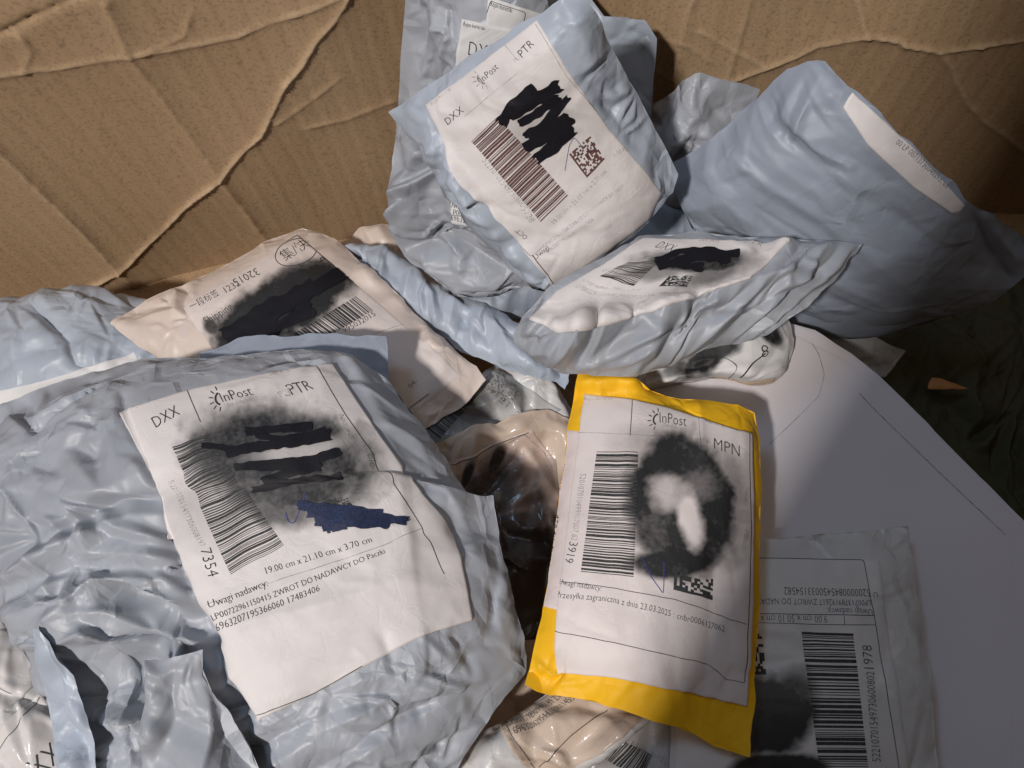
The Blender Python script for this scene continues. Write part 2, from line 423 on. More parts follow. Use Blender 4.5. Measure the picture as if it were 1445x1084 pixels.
def barcode(L, c, kind='barcode', seed=1, n=46, seg=8, wob=0, fill=.5):
    """bars run from the side c0-c3 to the side c1-c2, stacked from c0-c1 down to c3-c2"""
    rng = np.random.default_rng(seed); V = []; Fs = []; y = 0; o = 0
    wd_ = rng.choice([1, 1, 1, 2, 2, 3, 4], size=n * 2).astype(float); wd_[1::2] = rng.choice([1, 1, 2, 2, 3], size=n) * (1 - fill) * 2
    wd_ /= wd_.sum(); uu = np.linspace(0, 1, seg + 1)
    for i, w in enumerate(wd_):
        if i % 2 == 0:
            wv = wob * np.sin(uu * 7 + y * 9) if wob else 0
            V.append(np.stack([bilin(c, uu, np.clip(y + wv, 0, 1) + 0 * uu), bilin(c, uu, np.clip(y + w + wv, 0, 1) + 0 * uu)], 1).reshape(-1, 2))
            Fs += [(o + 2 * k, o + 2 * k + 1, o + 2 * k + 3, o + 2 * k + 2) for k in range(seg)]; o += 2 * (seg + 1)
        y += w
    put(L, kind, on_label(L, lab_st(L, np.concatenate(V))), Fs)
def cells(L, c, kind='barcode', seed=1, n=16, p=.5, frame=True, keep=None):
    rng = np.random.default_rng(seed); V = []; Fs = []; o = 0
    for j in range(n):
        for i in range(n):
            on = rng.random() < p
            if frame and (i == 0 or j == n - 1): on = True
            if keep and not keep(i / n, j / n): on = False
            if on:
                V.append(bilin(c, [i / n, (i + 1.03) / n, (i + 1.03) / n, i / n], [j / n, j / n, (j + 1.03) / n, (j + 1.03) / n])); Fs.append((o, o + 1, o + 2, o + 3)); o += 4
    put(L, kind, on_label(L, lab_st(L, np.concatenate(V))), Fs)
def sun_logo(L, c, r, ang, kind='text'):
    """crescent with short rays, the courier's mark beside its name"""
    a0 = math.radians(ang); ca, sa = math.cos(a0), math.sin(a0)
    R = lambda x, y: (c[0] + r * (x * ca - y * sa), c[1] + r * (x * sa + y * ca))
    pl = [R(math.cos(t) * .62 + .25, math.sin(t) * .62) for t in np.linspace(2.0, 4.3, 9)]
    ribbon(L, pl, r * .17, kind, seg=1.5)
    for t in np.linspace(1.9, 4.4, 6):
        ribbon(L, [R(math.cos(t) * .85 + .25, math.sin(t) * .85), R(math.cos(t) * 1.25 + .25, math.sin(t) * 1.25)], r * .09, kind, seg=2)

# ------------------------------------------------------------------ materials
def newmat(name):
    m = bpy.data.materials.new(name); m.use_nodes = True
    nt = m.node_tree; b = nt.nodes['Principled BSDF']
    return m, nt, b
def N(nt, t, **k):
    n = nt.nodes.new(t)
    for a, b in k.items():
        if a in n.inputs: n.inputs[a].default_value = b
        else: setattr(n, a, b)
    return n
def ramp(nt, src, stops):
    r = nt.nodes.new('ShaderNodeValToRGB'); e = r.color_ramp.elements
    while len(e) < len(stops): e.new(.5)
    for q, (p, c) in zip(e, stops): q.position = p; q.color = c if len(c) == 4 else (*c, 1)
    nt.links.new(src, r.inputs[0]); return r
def film(name, col, rough=.45, bump=.35, coat=.0, var=.12, crump=.26, spec=.5):
    """grey plastic film: slight tone drift, scuffs, micro wrinkles"""
    m, nt, b = newmat(name); L = nt.links.new
    tc = N(nt, 'ShaderNodeTexCoord')
    n1 = N(nt, 'ShaderNodeTexNoise', Scale=14.0, Detail=5.0); L(tc.outputs['Object'], n1.inputs['Vector'])
    c = np.array(col)
    r = ramp(nt, n1.outputs['Fac'], [(.3, tuple(c * (1 - var))), (.7, tuple(np.minimum(1, c * (1 + var))))])
    L(r.outputs[0], b.inputs['Base Color'])
    n2 = N(nt, 'ShaderNodeTexNoise', Scale=70.0, Detail=2.0, Distortion=.6); L(tc.outputs['Object'], n2.inputs['Vector'])
    def vm(op, x, y=None):
        q = N(nt, 'ShaderNodeVectorMath', operation=op)
        for i, z in enumerate((x, y)):
            if z is None: continue
            if isinstance(z, tuple): q.inputs[i].default_value = z
            else: L(z, q.inputs[i])
        return q
    def mt(op, x, y):
        q = N(nt, 'ShaderNodeMath', operation=op)
        for i, z in enumerate((x, y)):
            if isinstance(z, (int, float)): q.inputs[i].default_value = z
            else: L(z, q.inputs[i])
        return q.outputs[0]
    n4 = N(nt, 'ShaderNodeTexNoise', Scale=35.0, Detail=1.0); L(tc.outputs['Object'], n4.inputs['Vector'])
    ds = vm('ADD', tc.outputs['Object'], vm('MULTIPLY', n4.outputs['Color'], (.006, .006, .006)).outputs[0]).outputs[0]
    nm = N(nt, 'ShaderNodeTexNoise', Scale=16.0, Detail=2.0); L(tc.outputs['Object'], nm.inputs['Vector'])
    total = mt('MULTIPLY', n2.outputs['Fac'], .0004 * bump)
    for sc_, sl, lo, hi in ((46.0, 1.0, .36, .64), (115.0, .6, .44, .68)):
        v1 = N(nt, 'ShaderNodeTexVoronoi', Scale=sc_); v1.feature = 'F1'; L(ds, v1.inputs['Vector'])
        v2 = N(nt, 'ShaderNodeTexVoronoi', Scale=sc_); v2.feature = 'DISTANCE_TO_EDGE'; L(ds, v2.inputs['Vector'])
        dl = vm('SUBTRACT', ds, v1.outputs['Position']).outputs[0]; dr = vm('SUBTRACT', v1.outputs['Color'], (.5, .5, .5)).outputs[0]
        tilt = vm('DOT_PRODUCT', dl, dr).outputs['Value']
        em_ = N(nt, 'ShaderNodeMapRange'); em_.inputs['From Max'].default_value = .14; L(v2.outputs['Distance'], em_.inputs['Value'])
        md = N(nt, 'ShaderNodeMapRange'); md.inputs['From Min'].default_value = lo; md.inputs['From Max'].default_value = hi; L(nm.outputs['Fac'], md.inputs['Value'])
        total = mt('ADD', total, mt('MULTIPLY', mt('MULTIPLY', tilt, em_.outputs[0]), mt('MULTIPLY', md.outputs[0], sl * crump)))
    bp = N(nt, 'ShaderNodeBump', Strength=1.0, Distance=1.0); L(total, bp.inputs['Height']); L(bp.outputs[0], b.inputs['Normal'])
    n3 = N(nt, 'ShaderNodeTexNoise', Scale=40.0, Detail=4.0); L(tc.outputs['Object'], n3.inputs['Vector'])
    mr = N(nt, 'ShaderNodeMapRange'); mr.inputs['To Min'].default_value = rough - .1; mr.inputs['To Max'].default_value = rough + .14
    L(n3.outputs['Fac'], mr.inputs['Value']); L(mr.outputs[0], b.inputs['Roughness'])
    b.inputs['Specular IOR Level'].default_value = spec
    b.inputs['Coat Weight'].default_value = coat; b.inputs['Coat Roughness'].default_value = .16
    return m
def paper(name, col, ink=(.012, .012, .013), rough=.62, coat=0.0, bump=.3, dirt=.1, inkamp=1.0, coatr=.18):
    """label paper: stained by the 'ink' attribute, fine creases and grime"""
    m, nt, b = newmat(name); L = nt.links.new
    tc = N(nt, 'ShaderNodeTexCoord'); at = N(nt, 'ShaderNodeAttribute', attribute_name='ink')
    n1 = N(nt, 'ShaderNodeTexNoise', Scale=22.0, Detail=7.0, Roughness=.6); L(tc.outputs['Object'], n1.inputs['Vector'])
    c = np.array(col)
    r = ramp(nt, n1.outputs['Fac'], [(.28, tuple(c * (1 - dirt * 1.6))), (.5, tuple(c)), (.75, tuple(np.minimum(1, c * 1.03)))])
    n5 = N(nt, 'ShaderNodeTexNoise', Scale=420.0, Detail=3.0); L(tc.outputs['Object'], n5.inputs['Vector'])
    mm = N(nt, 'ShaderNodeMath', operation='MULTIPLY_ADD'); mm.inputs[1].default_value = .22; mm.inputs[2].default_value = .93; L(n5.outputs['Fac'], mm.inputs[0])
    m2 = N(nt, 'ShaderNodeMath', operation='MULTIPLY'); m2.use_clamp = True; L(at.outputs['Fac'], m2.inputs[0]); L(mm.outputs[0], m2.inputs[1])
    mx = N(nt, 'ShaderNodeMix', data_type='RGBA'); L(m2.outputs[0], mx.inputs['Factor']); L(r.outputs[0], mx.inputs['A']); mx.inputs['B'].default_value = (*ink, 1)
    L(mx.outputs['Result'], b.inputs['Base Color'])
    n2 = N(nt, 'ShaderNodeTexNoise', Scale=55.0, Detail=6.0, Distortion=.8); L(tc.outputs['Object'], n2.inputs['Vector'])
    vr = N(nt, 'ShaderNodeTexVoronoi', Scale=26.0); vr.feature = 'DISTANCE_TO_EDGE'
    dist = N(nt, 'ShaderNodeVectorMath', operation='MULTIPLY_ADD'); dist.inputs[1].default_value = (.05, .05, .05)
    L(n2.outputs['Color'], dist.inputs[0]); L(tc.outputs['Object'], dist.inputs[2]); L(dist.outputs[0], vr.inputs['Vector'])
    mr = N(nt, 'ShaderNodeMapRange'); mr.inputs['From Max'].default_value = .06; L(vr.outputs['Distance'], mr.inputs['Value'])
    ad = N(nt, 'ShaderNodeMath', operation='MULTIPLY_ADD'); ad.inputs[1].default_value = .2; L(mr.outputs[0], ad.inputs[0]); L(n2.outputs['Fac'], ad.inputs[2])
    bp = N(nt, 'ShaderNodeBump', Strength=bump, Distance=.0012); L(ad.outputs[0], bp.inputs['Height']); L(bp.outputs[0], b.inputs['Normal'])
    b.inputs['Roughness'].default_value = rough; b.inputs['Coat Weight'].default_value = coat; b.inputs['Coat Roughness'].default_value = coatr
    if coat: L(bp.outputs[0], b.inputs['Coat Normal'])
    return m
def ink(name, col, rough=.5, alpha=1.0, gap=0.0):
    m, nt, b = newmat(name); L = nt.links.new
    tc = N(nt, 'ShaderNodeTexCoord'); n1 = N(nt, 'ShaderNodeTexNoise', Scale=900.0, Detail=2.0); L(tc.outputs['Object'], n1.inputs['Vector'])
    c = np.array(col); r = ramp(nt, n1.outputs['Fac'], [(.35, tuple(c * .7)), (.7, tuple(np.minimum(1, c * 1.4)))]); L(r.outputs[0], b.inputs['Base Color'])
    b.inputs['Roughness'].default_value = rough; b.inputs['Specular IOR Level'].default_value = .25
    if alpha < 1 or gap:
        n2 = N(nt, 'ShaderNodeTexNoise', Scale=260.0, Detail=4.0); L(tc.outputs['Object'], n2.inputs['Vector'])
        mr = N(nt, 'ShaderNodeMapRange'); mr.inputs['From Min'].default_value = .5 - .3 * gap - .02; mr.inputs['From Max'].default_value = .5 + .3 * gap + .02
        mr.inputs['To Min'].default_value = alpha if not gap else alpha * .25; mr.inputs['To Max'].default_value = alpha
        L(n2.outputs['Fac'], mr.inputs['Value']); L(mr.outputs[0], b.inputs['Alpha'])
    return m
def clear(name, tint=(1, 1, 1), a=.25):
    m, nt, b = newmat(name); L = nt.links.new
    tc = N(nt, 'ShaderNodeTexCoord'); n2 = N(nt, 'ShaderNodeTexNoise', Scale=70.0, Detail=5.0, Distortion=1.0); L(tc.outputs['Object'], n2.inputs['Vector'])
    bp = N(nt, 'ShaderNodeBump', Strength=.5, Distance=.002); L(n2.outputs['Fac'], bp.inputs['Height'])
    b.inputs['Base Color'].default_value = (*tint, 1); b.inputs['Roughness'].default_value = .12; L(bp.outputs[0], b.inputs['Normal'])
    b.inputs['Alpha'].default_value = a
    return m
def cardboard():
    m, nt, b = newmat('kraft_cardboard'); L = nt.links.new
    tc = N(nt, 'ShaderNodeTexCoord')
    mp = N(nt, 'ShaderNodeMapping'); mp.inputs['Scale'].default_value = (1, 1, .35); L(tc.outputs['Object'], mp.inputs[0])
    n1 = N(nt, 'ShaderNodeTexNoise', Scale=9.0, Detail=6.0); L(mp.outputs[0], n1.inputs['Vector'])
    r = ramp(nt, n1.outputs['Fac'], [(.3, (.36, .235, .13)), (.7, (.46, .315, .19))])
    n2 = N(nt, 'ShaderNodeTexNoise', Scale=520.0, Detail=3.0); L(tc.outputs['Object'], n2.inputs['Vector'])
    r2 = ramp(nt, n2.outputs['Fac'], [(.3, (.72, .72, .72)), (.5, (1, 1, 1)), (.74, (1.0, 1.0, 1.0)), (.8, (1.35, 1.35, 1.3))])
    n3 = N(nt, 'ShaderNodeTexNoise', Scale=1.0, Detail=3.0); mp3 = N(nt, 'ShaderNodeMapping'); mp3.inputs['Scale'].default_value = (900, 900, 90)
    L(tc.outputs['Object'], mp3.inputs[0]); L(mp3.outputs[0], n3.inputs['Vector'])
    r3 = ramp(nt, n3.outputs['Fac'], [(.27, (.8, .79, .78)), (.36, (1, 1, 1))])
    wv = N(nt, 'ShaderNodeTexWave', Scale=22.0, Distortion=.6, Detail=1.0); wv.bands_direction = 'X'; L(tc.outputs['Object'], wv.inputs['Vector'])
    rw = ramp(nt, wv.outputs['Fac'], [(0, (.975, .975, .975)), (1, (1.01, 1.01, 1.01))])
    last = r.outputs[0]
    for q in (r2, r3, rw):
        x = N(nt, 'ShaderNodeMix', data_type='RGBA', blend_type='MULTIPLY'); x.inputs['Factor'].default_value = 1; L(last, x.inputs['A']); L(q.outputs[0], x.inputs['B']); last = x.outputs['Result']
    at = N(nt, 'ShaderNodeAttribute', attribute_name='ink')   # paler colour along the crease ridges
    x = N(nt, 'ShaderNodeMix', data_type='RGBA'); L(at.outputs['Fac'], x.inputs['Factor']); L(last, x.inputs['A']); x.inputs['B'].default_value = (.62, .47, .31, 1)
    L(x.outputs['Result'], b.inputs['Base Color'])
    ad = N(nt, 'ShaderNodeMath', operation='MULTIPLY_ADD'); ad.inputs[1].default_value = 2.2; L(wv.outputs['Fac'], ad.inputs[0]); L(n2.outputs['Fac'], ad.inputs[2])
    bp = N(nt, 'ShaderNodeBump', Strength=.22, Distance=.0005); L(ad.outputs[0], bp.inputs['Height']); L(bp.outputs[0], b.inputs['Normal'])
    b.inputs['Roughness'].default_value = .68; b.inputs['Specular IOR Level'].default_value = .3
    return m

M_grey = film('grey_mailer_film', (.345, .365, .405))
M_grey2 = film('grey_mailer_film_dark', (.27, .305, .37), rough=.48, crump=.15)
M_blue = film('pale_blue_mailer_film', (.39, .435, .51), rough=.42, crump=.2)
M_silver = film('silver_grey_film', (.30, .32, .36), rough=.3)
M_beige = film('white_beige_film', (.66, .56, .50), rough=.4, bump=.2, var=.06, crump=.25)
M_yellow = film('yellow_envelope', (.86, .47, .012), rough=.5, bump=.18, var=.06, spec=.35, crump=.12)
M_white = film('white_film', (.60, .585, .575), rough=.34, bump=.3, var=.07)
M_card = film('white_card', (.66, .62, .64), rough=.75, bump=.02, var=.03, spec=.2, crump=0.0)
M_olive = film('olive_fabric', (.055, .05, .025), rough=.8, bump=.3, spec=.2)
M_dark = film('dark_film', (.05, .04, .036), rough=.35)
M_lab = paper('label_paper', (.71, .665, .655))
M_labg = paper('label_paper_glossy', (.66, .625, .61), coat=.25, bump=.25)
M_labw = paper('label_paper_cool', (.70, .69, .69))
M_labt = paper('label_paper_tan', (.56, .44, .35), coat=.5, bump=.35)
M_labb = paper('label_paper_stained', (.60, .46, .39), ink=(.018, .011, .010), coat=.7, bump=.4, dirt=.25)
M_labd = paper('label_paper_grey', (.46, .45, .44), coat=.3)  # darker, greyer label paper
M_ink = ink('printed_ink', (.045, .045, .047), .7)
M_faint = ink('faint_print', (.10, .095, .095), .6, alpha=.62, gap=.5)
M_brown = ink('brown_print', (.13, .065, .06), .6)
M_marker = ink('marker_ink', (.006, .0055, .009), .62)
M_bluem = ink('blue_marker_ink', (.020, .028, .07), .42)
M_pen = ink('pen_ink', (.05, .06, .25), .4)
M_clear = clear('clear_film', (.9, .9, .92), .22)
M_tape = clear('brown_tape', (.55, .40, .26), .55)
M_box = cardboard()
KINDS = {'text': ('printed_text', M_ink), 'faint': ('faint_text', M_faint), 'barcode': ('barcode', M_ink), 'bbar': ('barcode', M_brown),
         'btext': ('printed_text', M_faint), 'marker': ('marker_scribble', M_marker), 'blue': ('blue_marker_patch', M_bluem), 'pen': ('pen_tick', M_pen), 'fbar': ('barcode', M_faint)}

# ------------------------------------------------------------------ cardboard box
box = thing('cardboard_box', 'large creased brown cardboard box that holds all the parcels', 'box', (0, 0.03, -0.006))
def slab(name, a, b, c, d, thick, parent=box, mat=M_box):
    V = np.array([a, b, c, d], float); n = nrm(np.cross(V[1] - V[0], V[3] - V[0])) * thick
    V = np.concatenate([V, V + n])
    return mesh_obj(name, V, [(0, 1, 2, 3), (7, 6, 5, 4), (0, 4, 5, 1), (1, 5, 6, 2), (2, 6, 7, 3), (3, 7, 4, 0)], mat, parent, smooth=False)
# back wall as a dense sheet with its creases
nx, nz = 640, 240
xs = np.linspace(-.50, .47, nx + 1)[None]; zs = np.linspace(-.004, .33, nz + 1)[:, None]
X_ = xs + 0 * zs; Z_ = zs + 0 * xs
G = np.stack([X_, wall_y(X_), Z_], -1)
wq = np.stack([X_, Z_], -1)
def wpl(pl): return [WP(*q)[[0, 2]] for q in pl]
ridge_tone = np.zeros(X_.shape); disp = np.zeros(X_.shape)
CR = [  # polyline, ridge width, ridge height, paler tone, step (sharp tilt to one side)
    ([(95, 418), (125, 400), (180, 365), (205, 340), (230, 318), (262, 282), (300, 250), (312, 238), (340, 205), (368, 180), (385, 145), (402, 110), (425, 85), (445, 50), (470, 20), (486, -5), (500, -40)], .0022, .0034, .75, .004),
    ([(150, -10), (182, 60), (225, 120), (310, 240), (345, 288), (385, 345), (420, 400)], .003, .0022, .0, .0045),
    ([(-30, 175), (0, 206), (60, 265), (110, 312), (165, 370), (212, 414)], .0035, .003, .35, .005),
    ([(-30, 102), (0, 97), (40, 90), (80, 86), (130, 74), (185, 63), (240, 58), (290, 50), (335, 42), (375, 25), (440, 5), (480, -15)], .002, .002, .45, .0025),
    ([(-30, 55), (0, 38), (40, 16), (75, -2), (120, -25)], .003, -.004, .0, .004),
    ([(35, 90), (45, 60), (30, 40)], .003, .002, .2, 0),
    ([(205, 62), (260, 40), (270, 10)], .002, .0012, .1, .001),
    ([(390, 165), (440, 135), (480, 105)], .002, .001, .15, .001),
    ([(430, 175), (490, 165), (555, 140)], .003, .0012, .12, .001),
    ([(1205, -15), (1212, 20), (1219, 41), (1180, 50), (1150, 56), (1120, 72), (1090, 84), (1068, 92), (1000, 118)], .0022, .0022, .45, .003),
    ([(1219, 41), (1260, 47), (1275, 55), (1320, 62), (1380, 57), (1450, 49), (1500, 40)], .0022, .003, .6, .003),
    ([(1320, 62), (1338, 85), (1345, 105), (1362, 140), (1385, 165), (1420, 190), (1460, 225)], .0025, .002, .35, .003),
    ([(1062, -20), (1050, 20), (1035, 65), (1020, 115)], .0018, .0012, .25, .0015),
    ([(985, -20), (968, 15), (958, 60), (948, 108)], .0018, .0012, .2, .0012),
    ([(985, 38), (1030, 62), (1075, 86)], .0015, .0012, .4, .001), ([(925, 48), (970, 60), (1000, 80)], .0015, .001, .2, .001),
    ([(925, 95), (950, 112), (965, 125)], .0015, .001, .3, 0)]
for pl, w, hgt, wr, stp in CR:
    q = wpl(pl); d = segdist(wq, q)
    wob = 1 + .8 * fbm(X_ * 90, Z_ * 90, 7, 3)
    disp += .75 * hgt * np.exp(-(d / (w * .6)) * 1.0) * np.clip(wob, .2, 2)
    disp += stp * np.exp(-d / .03)
    ridge_tone = np.maximum(ridge_tone, wr * np.exp(-(d / (.0010 * np.clip(wob, .3, 1.8))) ** 2))
disp += .0012 * fbm(X_ * 12, Z_ * 7, 21, 2) + .00009 * np.sin(X_ * 2 * math.pi / .0075 + 1.5 * fbm(X_ * 9, Z_ * 9, 3, 2))
G[..., 1] -= disp
Vb = G.reshape(-1, 3); back = np.stack([np.linspace(-.50, .47, 41), wall_y(np.linspace(-.50, .47, 41)) + .006], -1)
Vk = np.array([[x, y, z] for z in (-.004, .33) for x, y in back])
Fk = gridfaces(2, 41, len(Vb))
wall = mesh_obj('wall', np.concatenate([Vb, Vk]), np.concatenate([orient(Vb, gridfaces(nz + 1, nx + 1)), Fk]), M_box, box, attrs={'ink': np.concatenate([ridge_tone.ravel(), np.zeros(len(Vk))])})
wall['label'] = 'back wall of the box with diagonal dents and paler creases'
yl, yr = float(wall_y(np.float64(-.5))), float(wall_y(np.float64(.47)))
YF = -.15
slab('wall', (-.50, yl, 0), (-.50, YF, 0), (-.50, YF, .30), (-.50, yl, .30), -.006)
slab('wall', (.47, YF, 0), (.47, yr, 0), (.47, yr, .33), (.47, YF, .33), -.006)
slab('wall', (-.506, YF, 0), (.476, YF, 0), (.476, YF, .25), (-.506, YF, .25), -.006)
slab('shade_blocker', (-.100, YF - .003, .252), (.476, YF - .003, .252), (.476, YF + .01, .95), (-.215, YF + .01, .95), -.005)  # unseen panel added behind the camera to block light on the right
slab('floor', (-.506, YF - .006, 0), (.476, YF - .006, 0), (.476, .40, 0), (-.506, .40, 0), .005)

# ------------------------------------------------------------------ parcels, lowest first
def lsp(*e): return e
# olive cloth bag; far end extended as a dark stand-in for floor shade
s = sheet([(1150, 440, .03), (1330, 405, .03), (1520, 370, .03)], [(1520, 370, .03), (1580, 800, .035)], [(1250, 720, .03), (1400, 850, .03), (1580, 800, .035)], [(1150, 440, .03), (1250, 720, .03)], n=64, bulge=.02, ex=.05, seed=2, thick=.03, amp=.02)
W_ = thing('cloth_bag', 'dark olive green bag lying in the shadowed corner of the box', 'bag', P(1380, 640, 0)); bag(s, M_olive, W_)
s = sheet([(1318, 533, .06), (1330, 534, .06)], [(1330, 534, .06), (1352, 541, .06), (1364, 547, .06)], [(1310, 547, .06), (1364, 547, .06)], [(1318, 533, .06), (1310, 547, .06)], n=20, bulge=.001, ex=.02, seed=3, thick=.002, fac=())
bag(s, M_tape if False else film('orange_brown_paper', (.42, .17, .05), rough=.6), o_ := thing('paper_scrap', 'small orange brown scrap of paper on the olive bag', 'paper', P(1340, 545, .05)), 'scrap')
# beige bag peeking out near the wall
s = sheet([(480, 345, .06), (505, 322, .065), (530, 316, .067), (565, 322, .06)], [(565, 322, .06), (620, 420, .05)], [(500, 430, .05), (620, 420, .05)], [(480, 345, .06), (500, 430, .05)], n=40, bulge=.004, fac=((.03, .002), (.012, .001)), ex=.04, seed=4, thick=.045)
bag(s, M_beige, thing('poly_mailer', 'small beige plastic mailer peeking out beside the box wall', 'mailer', P(530, 350, .02)))
# pale mailer in the left back
s = sheet([(-50, 436, .055), (0, 426, .06), (60, 419, .065), (115, 414, .065), (150, 424, .06), (200, 427, .055), (260, 420, .05)], [(260, 420, .05), (330, 560, .05)], [(-60, 620, .07), (120, 560, .075), (330, 560, .05)], [(-50, 436, .055), (-60, 620, .07)],
          n=90, bulge=.022, ex=.035, seed=11, thick=.06, amp=.014, creases=[([(45, 430), (95, 480), (105, 512), (140, 520)], 7, -.008), ([(60, 525), (105, 495), (150, 470)], 12, .004)])
B_ = thing('poly_mailer', 'pale blue grey mailer with a dark sharp crease against the box wall', 'mailer', P(80, 500, .01)); bag(s, M_blue, B_)
L = label(s, [(-45, 562), (60, 538), (190, 499)], [(190, 499), (205, 530)], [(-45, 600), (80, 570), (205, 530)], [(-45, 562), (-45, 600)], M_labw, B_, n=(60, 16)); flush(L)
# big white card envelope on the right
s = sheet([(880, 505, .093), (1000, 470, .093), (1110, 455, .096)], [(1110, 455, .096), (1150, 466, .098), (1200, 498, .100), (1240, 530, .101), (1275, 564, .102), (1330, 620, .104), (1445, 735, .108), (1540, 830, .108), (1580, 1000, .108), (1540, 1180, .103)], [(880, 1180, .098), (1200, 1230, .098), (1540, 1180, .103), ], [(880, 505, .093), (880, 1180, .098)],
          n=70, bulge=.002, ex=.0, seed=12, thick=.012, noise=.0004, jit=.0002, amp=.002, fac=((.15, .0015),), maxraise=.004, att=.05, edge=1)
s.thick = .06
R_ = thing('card_envelope', 'large smooth white card envelope with a long curved edge', 'envelope', P(1180, 800, .01)); bag(s, M_card, R_, 'sheet')
L = label(s, [(1000, 480), (1115, 470)], [(1115, 470), (1195, 510), (1265, 575), (1430, 745), (1430, 1100)], [(1000, 1100), (1430, 1100)], [(1000, 480), (1000, 1100)], M_card, R_, name='front_panel', n=(60, 90), off=.0002, torn=0)
ribbon(L, [(1135, 470), (1155, 500), (1163, 530), (1155, 560), (1120, 595), (1085, 628)], .9, 'faint'); ribbon(L, [(1212, 556), (1235, 580), (1330, 672), (1418, 755)], 1.3, 'faint'); flush(L)
# clear bag corner
s = sheet([(1150, 465, .07), (1200, 464, .065), (1276, 494, .06)], [(1276, 494, .06), (1250, 532, .055)], [(1150, 520, .04), (1250, 532, .055)], [(1150, 465, .07), (1150, 520, .04)], n=40, bulge=.004, ex=.05, seed=14, thick=.006)
bag(s, M_clear, thing('clear_bag', 'crumpled clear plastic bag corner behind the white card envelope', 'bag', P(1220, 500, .05)))

# white parcel with smeared codes
s = sheet([(560, 600, .075), (640, 555, .078), (700, 515, .08), (750, 520, .08)], [(750, 520, .08), (790, 545, .08), (815, 600, .075), (830, 660, .07)], [(600, 720, .06), (700, 690, .065), (830, 660, .07)], [(560, 600, .075), (600, 720, .06)], n=60, bulge=.012, ex=.03, seed=15, thick=.07, rest=False)
N_ = thing('parcel', 'white parcel with smeared barcode and pixel code under the crumpled grey bags', 'parcel', P(700, 600, .02)); bag(s, M_white, N_)
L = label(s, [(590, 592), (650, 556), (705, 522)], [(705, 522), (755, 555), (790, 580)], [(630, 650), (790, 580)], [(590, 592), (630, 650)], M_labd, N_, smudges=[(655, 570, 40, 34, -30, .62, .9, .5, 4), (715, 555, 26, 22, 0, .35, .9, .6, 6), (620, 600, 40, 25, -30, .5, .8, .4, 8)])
barcode(L, [(603, 602), (627, 620), (668, 570), (645, 556)], 'barcode', 3, 22); cells(L, [(682, 545), (705, 528), (738, 555), (715, 576)], 'fbar', 4, 18, .5, False)
text(L, '19.00 cm x 21.10 cm x 3.70 cm', (640, 632), (755, 578), 'faint'); flush(L)
# beige parcel in clear film, blackened below
s = sheet([(620, 652, .06), (680, 618, .068), (730, 600, .072), (772, 590, .072), (798, 600, .07), (830, 620, .06)], [(830, 620, .06), (820, 760, .05), (830, 1020, .05)], [(650, 1060, .05), (830, 1020, .05)], [(620, 652, .06), (650, 1060, .05)], n=70, bulge=.016, ex=.035, seed=16, thick=.06)
O_ = thing('parcel', 'tan parcel in clear film blackened with ink between the left mailer and yellow envelope', 'parcel', P(740, 780, .02)); bag(s, M_labt, O_)
L = label(s, [(628, 652), (690, 628), (750, 606)], [(750, 606), (785, 650), (795, 700), (785, 900)], [(650, 910), (785, 900)], [(628, 652), (650, 910)], M_labb, O_, n=(80, 120),
          smudges=[(745, 850, 110, 130, 0, .99, .7, .35, 4), (690, 700, 38, 60, 30, .8, .9, .5, 7), (770, 690, 16, 40, 10, .5, 1, .5, 9), (700, 650, 10, 26, 25, .9, .7, .3, 11), (660, 668, 8, 24, 15, .9, .7, .3, 12), (735, 740, 50, 20, 0, .75, .8, .5, 14)])
ribbon(L, [(632, 655), (690, 631), (745, 610)], 1.0, 'text'); ribbon(L, [(655, 660), (740, 612), (770, 640), (780, 660)], .9, 'faint'); ribbon(L, [(680, 688), (730, 660)], .8, 'faint')
text(L, 'Odbiorca', (684, 674), (702, 664), 'faint'); flush(L)

# bottom parcels
s = sheet([(800, 1050, .08), (900, 1000, .085), (1075, 980, .08)], [(1075, 980, .08), (1100, 1150, .07)], [(790, 1160, .07), (1100, 1150, .07)], [(800, 1050, .08), (790, 1160, .07)], n=56, bulge=.01, ex=.02, seed=17, thick=.03)
U_ = thing('parcel', 'dim white parcel with barcode and handwriting sized print under the yellow envelope', 'parcel', P(930, 1070, .03)); bag(s, M_white, U_)
U_['label'] = 'dim white parcel with slanted barcode poking out under the yellow envelope'
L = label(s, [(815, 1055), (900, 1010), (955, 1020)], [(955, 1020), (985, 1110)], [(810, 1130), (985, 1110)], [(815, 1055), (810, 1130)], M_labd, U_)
barcode(L, [(852, 1062), (868, 1036), (922, 1066), (905, 1098)], 'barcode', 6, 24); text(L, 'KAADSLONAZZ', (886, 1050), (940, 1080), 'faint'); flush(L)
s = sheet([(610, 1090, .085), (670, 1040, .095), (730, 1005, .1), (800, 960, .105)], [(800, 960, .105), (900, 990, .105), (935, 1000, .1)], [(640, 1180, .08), (760, 1130, .085), (860, 1060, .09), (935, 1000, .1)], [(610, 1090, .085), (640, 1180, .08)], n=60, bulge=.012, ex=.025, seed=18, thick=.035)
T_ = thing('parcel', 'tan paper parcel in clear film under the bottom corner of the yellow envelope', 'parcel', P(760, 1050, .05)); bag(s, M_white, T_)
L = label(s, [(705, 1022), (800, 965)], [(800, 965), (925, 1002)], [(755, 1100), (850, 1060), (925, 1002)], [(705, 1022), (755, 1100)], M_labt, T_)
text(L, 'Uwagi nadawcy:', (718, 1021), (756, 988)); text(L, 'LP00719890946189 ZWROT', (727, 1032), (812, 972)); text(L, '69632062954416001145505', (735, 1040), (818, 982))
ribbon(L, [(712, 1015), (755, 1082)], .8); ribbon(L, [(760, 1080), (805, 1035), (858, 1004)], 1.2); flush(L)
